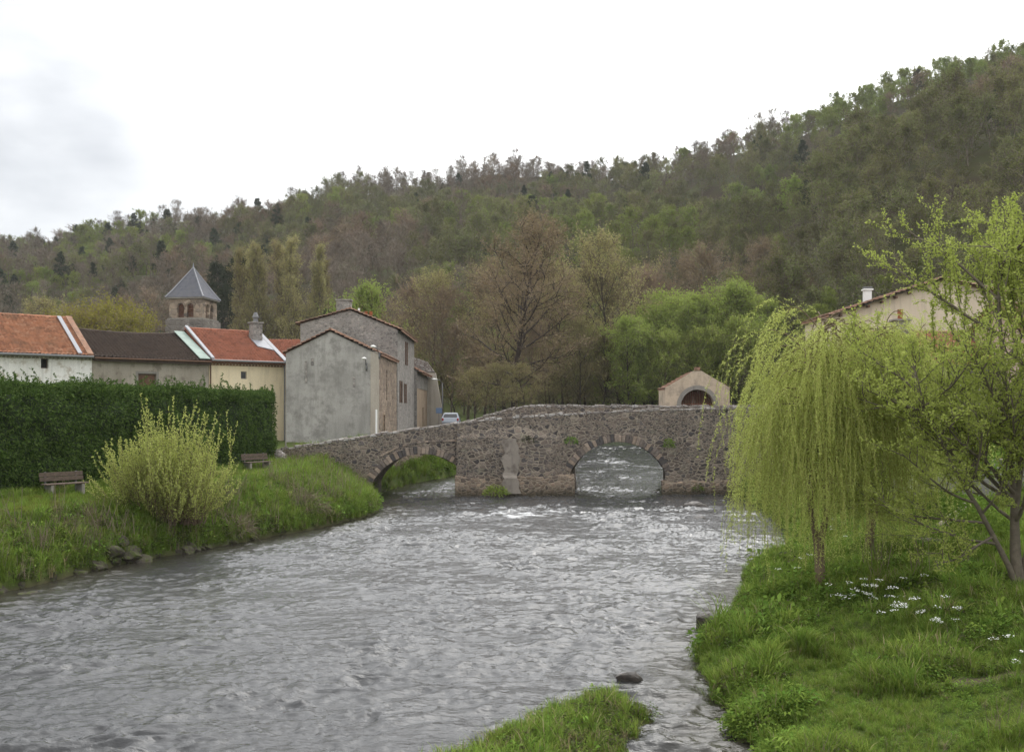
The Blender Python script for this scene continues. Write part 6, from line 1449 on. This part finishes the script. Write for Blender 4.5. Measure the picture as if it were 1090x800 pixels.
# remains of a low stone wall in the right bank, and the pale driftwood above it
def bank_wall():
    x0, y0 = 12.0, 27.6; z = gz(x0, y0) - .16; W = thing("bank_wall", (x0, y0, z), "broken low stone wall with a dark gap in the grassy right bank", "wall"); g = np.random.default_rng(3)
    m = MB()
    for k in range(5):
        w_ = g.uniform(.3, .5); m.box((x0 - 1.0 + k * .45, y0 + .1 * math.sin(k), z + .62 - .03 * k), (w_, .5, .12), (1, .05 * g.normal(), .02 * g.normal()))
    m.build("coping", M['coping'], W, bevel=.03)
    m = MB(); m.box((x0 - .05, y0 + .2, z + .22), (2.0, .4, .66)); m.build("wall", M['plinth'], W)
    m = MB(); m.box((x0 + .25, y0 - .12, z + .18), (.5, .3, .14)); m.box((x0 - .5, y0 - .15, z + .12), (.4, .3, .2)); m.build("fallen_stones", M['coping'], W, bevel=.04)
bank_wall()
def log(pts, r_, label):
    g = np.random.default_rng(4); pts = [Vector(p) for p in pts]; D_ = thing("driftwood", tuple(pts[0]), label, "driftwood"); m = MB(); m.tube(pts, [r_, r_ * 1.15, r_ * .9, r_ * .6][:len(pts)], 9); m.build("log", M['drift'], D_, True); m = MB(); m.tube([pts[1], pts[1] + Vector((.25, .1, .35)), pts[1] + Vector((.5, .1, .42))], [r_ * .5, r_ * .4, r_ * .2], 7); m.build("branch", M['drift'], D_, True)
M['drift'] = plain('bleached_wood', (0.42, 0.36, 0.29), .85, .35, 9)
zz_ = lambda x, y: gz(x, y)
log([(13.6, 32.0, zz_(13.6, 32) + .35), (14.2, 32.2, zz_(14.2, 32.2) + .5), (14.7, 32.6, zz_(14.7, 32.6) + .75), (15.2, 33.0, zz_(15.2, 33) + .95)], .13, "bleached driftwood log lying in the growth beside the leafy tree")
# low garden walls up the right bank
m = MB(); m.prism([(15.5, 41, 1.5), (28, 39.5, 1.5), (28, 39.5, 3.55), (15.5, 41, 2.75)], (0, .35, 0)); o = m.build("garden_wall", M['grey_render'], org=(20, 40, 2)); tag(o, "grey garden wall behind the stems of the leafy tree", "wall")
m = MB()
for k in range(9): m.box((15.8 + k * 1.38, 41 - (15.8 + k * 1.38 - 15.5) * .12 + .17, 2.86 + k * .088), (1.3, .45, .1), (1, -.12, .064))
o2 = m.build("coping", M['coping'], o)

# --- white flowering plants
def umbels(px, py, D, n, w, label, h_=.62):
    p_ = at(px, py, D); x0, y0 = p_.x, D; z0 = gz(x0, y0); g = np.random.default_rng(int(px)); o = bpy.data.objects.new("cow_parsley", None); COL.objects.link(o); o.location = (x0, y0, z0); tag(o, label, "plant", "white flowering plants on the right bank")
    VP, VQ, HP = [], [], []
    for k in range(n):
        b = np.array([g.normal(0, w * .5), g.normal(0, .2), 0]); t_ = b + np.array([g.normal(0, .12), g.normal(0, .1), h_ * g.uniform(.55, 1.45)]); VP.append(b); VQ.append(t_); HP.append(t_)
    VP, VQ, HP = map(np.array, (VP, VQ, HP)); v, f = strips(VP, VQ, .012, .006, g); link_mesh("stem", np_mesh("stem", v, f), o, L_['weed'])
    k = np.repeat(np.arange(n), 16); a = g.uniform(0, 6.28, len(k)); r_ = .07 * np.sqrt(g.uniform(0, 1, len(k))); c_ = HP[k] + np.stack([np.cos(a) * r_, np.sin(a) * r_, g.normal(0, .012, len(k)) - r_ * .15], 1); lv, lf = leaf_quads(c_, np.stack([np.cos(a), np.sin(a), g.uniform(0, .6, len(k))], 1), .034, .03, g, 0, np.tile([0, 0, 1.], (len(k), 1)) + g.normal(0, .3, (len(k), 3))); link_mesh("flower", np_mesh("flower", lv, lf), o, L_['petal'])
umbels(918, 646, 20.9, 24, .8, "loose cow parsley in white flower right of the nearer willow's trunk")
umbels(985, 668, 18.7, 22, .7, "denser cow parsley with bright white heads below the leafy tree")
umbels(1078, 790, 15.6, 6, .3, "sprig of white flowers in the grass at the bottom right corner", .5)
umbels(850, 612, 25.0, 5, .3, "few white flower heads just left of the nearer willow's trunk", .55)
umbels(892, 560, 31.5, 8, .4, "white flower heads far up between the two willow trunks", .7)

# --- tufts growing out of the bridge masonry and at its foot
def clump(name, loc, r_, h_, n, label, lm, lL=.12, lW=.05, down=False, cat="plant", group=None):
    g = np.random.default_rng(int(abs(loc[0]) * 100) + 7); a = g.uniform(0, 6.28, n); ph_ = np.arccos(g.uniform(-.1 if not down else -1, 1, n)); rr = g.uniform(.35, 1, n) ** .6; P_ = np.stack([np.cos(a) * np.sin(ph_) * r_, np.sin(a) * np.sin(ph_) * r_ * .6, np.cos(ph_) * h_], 1) * rr[:, None]; D_ = unit(P_ / np.array([r_, r_, h_]) + g.normal(0, .5, (n, 3))); lv, lf = leaf_quads(P_, D_, lL * g.uniform(.6, 1.3, n), lW * g.uniform(.6, 1.3, n), g, .2)
    me_ = np_mesh(name, lv, lf); o = link_mesh(name, me_, None, lm, org=loc); return tag(o, label, cat, group)
def on_face(px, py, out=.12):
    p_ = at(px, py, 61.2); return face_pt(p_.x, p_.z, out)
gB = "plants growing from the bridge masonry"
clump("wall_fern", on_face(608, 471), .42, .36, 260, "green fern tuft on the arch's upper left shoulder", L_['weed'])
clump("wall_fern", on_face(714, 475), .36, .48, 260, "green fern tuft on the arch's upper right shoulder", L_['weed'])
clump("ivy_patch", on_face(560, 470), .75, .42, 420, "thin green growth beside the pier's mortar strip", L_['purple_weed'])
clump("wall_fern", on_face(745, 522, .2), .38, .36, 200, "moss and fern tuft low on the right abutment by the water", L_['weed'])
clump("river_plant", (-.95, 59.4, .25), .75, .5, 420, "tuft of green herbs at the water's edge by the pier's nose", L_['grass'], .22, .04)
clump("ivy_patch", (-3.6, 61.5, 2.1), .35, 1.0, 520, "dark green ivy hanging down the joint beside the left arch", L_['weed'])
clump("bramble_bush", (-9.3, 44.3, .75), 1.2, .8, 900, "brown thicket of dead bramble stems on the left bank slope", L_['bramble'], .5, .014)
clump("bramble_bush", (-10.6, 38.6, .45), .7, .6, 500, "tangle of pale dead stems hanging at the foot of the left bank", L_['bramble'], .45, .014)
clump("bramble_bush", (12.2, 28.5, 2.15), 1.5, .7, 1700, "leafy bramble mound above the broken stone wall", L_['weed'], .13, .08)
clump("bramble_bush", (14.6, 33.5, 3.0), 2.2, 1.0, 1800, "taller green mound beside the driftwood log", L_['weed'], .15, .08)
clump("bramble_bush", (12.0, 25.8, 2.0), .9, .6, 900, "dark green mound between the willows and the leafy tree", L_['weed'], .11, .07)
clump("bramble_bush", (17.5, 38.0, 3.4), 3.0, 1.5, 2600, "spreading green bush against the grey garden wall", L_['grass'], .18, .10)
clump("bramble_bush", (15.5, 50.0, 3.0), 2.6, 1.8, 2200, "green bush on the bank right of the bridge end", L_['grass'], .22, .12)
clump("bramble_bush", (14.6, 56.0, 1.0), 1.2, .9, 900, "low green growth at the water's edge by the right abutment", L_['grass'], .2, .1)
clump("bramble_bush", (21.0, 45.0, 4.4), 3.2, 2.2, 2600, "rounded green bush below the low house's wall", L_['bud_green'], .22, .13)

# ------------------------------------------------------------------ name haze: thin damp air over the valley
m = MB(); m.box((0, 560, 150), (2600, 1500, 312)); hz = m.build("haze", None)
hm = bpy.data.materials.new("haze"); hm.use_nodes = True; hm.node_tree.nodes.clear()
ho = hm.node_tree.nodes.new('ShaderNodeOutputMaterial'); hv = hm.node_tree.nodes.new('ShaderNodeVolumePrincipled')
hv.inputs['Color'].default_value = (0.93, 0.95, 0.97, 1); hv.inputs['Density'].default_value = 0.00016; hv.inputs['Anisotropy'].default_value = 0.2
hm.node_tree.links.new(hv.outputs[0], ho.inputs['Volume']); hz.data.materials.clear(); hz.data.materials.append(hm); hz['kind'] = 'stuff'
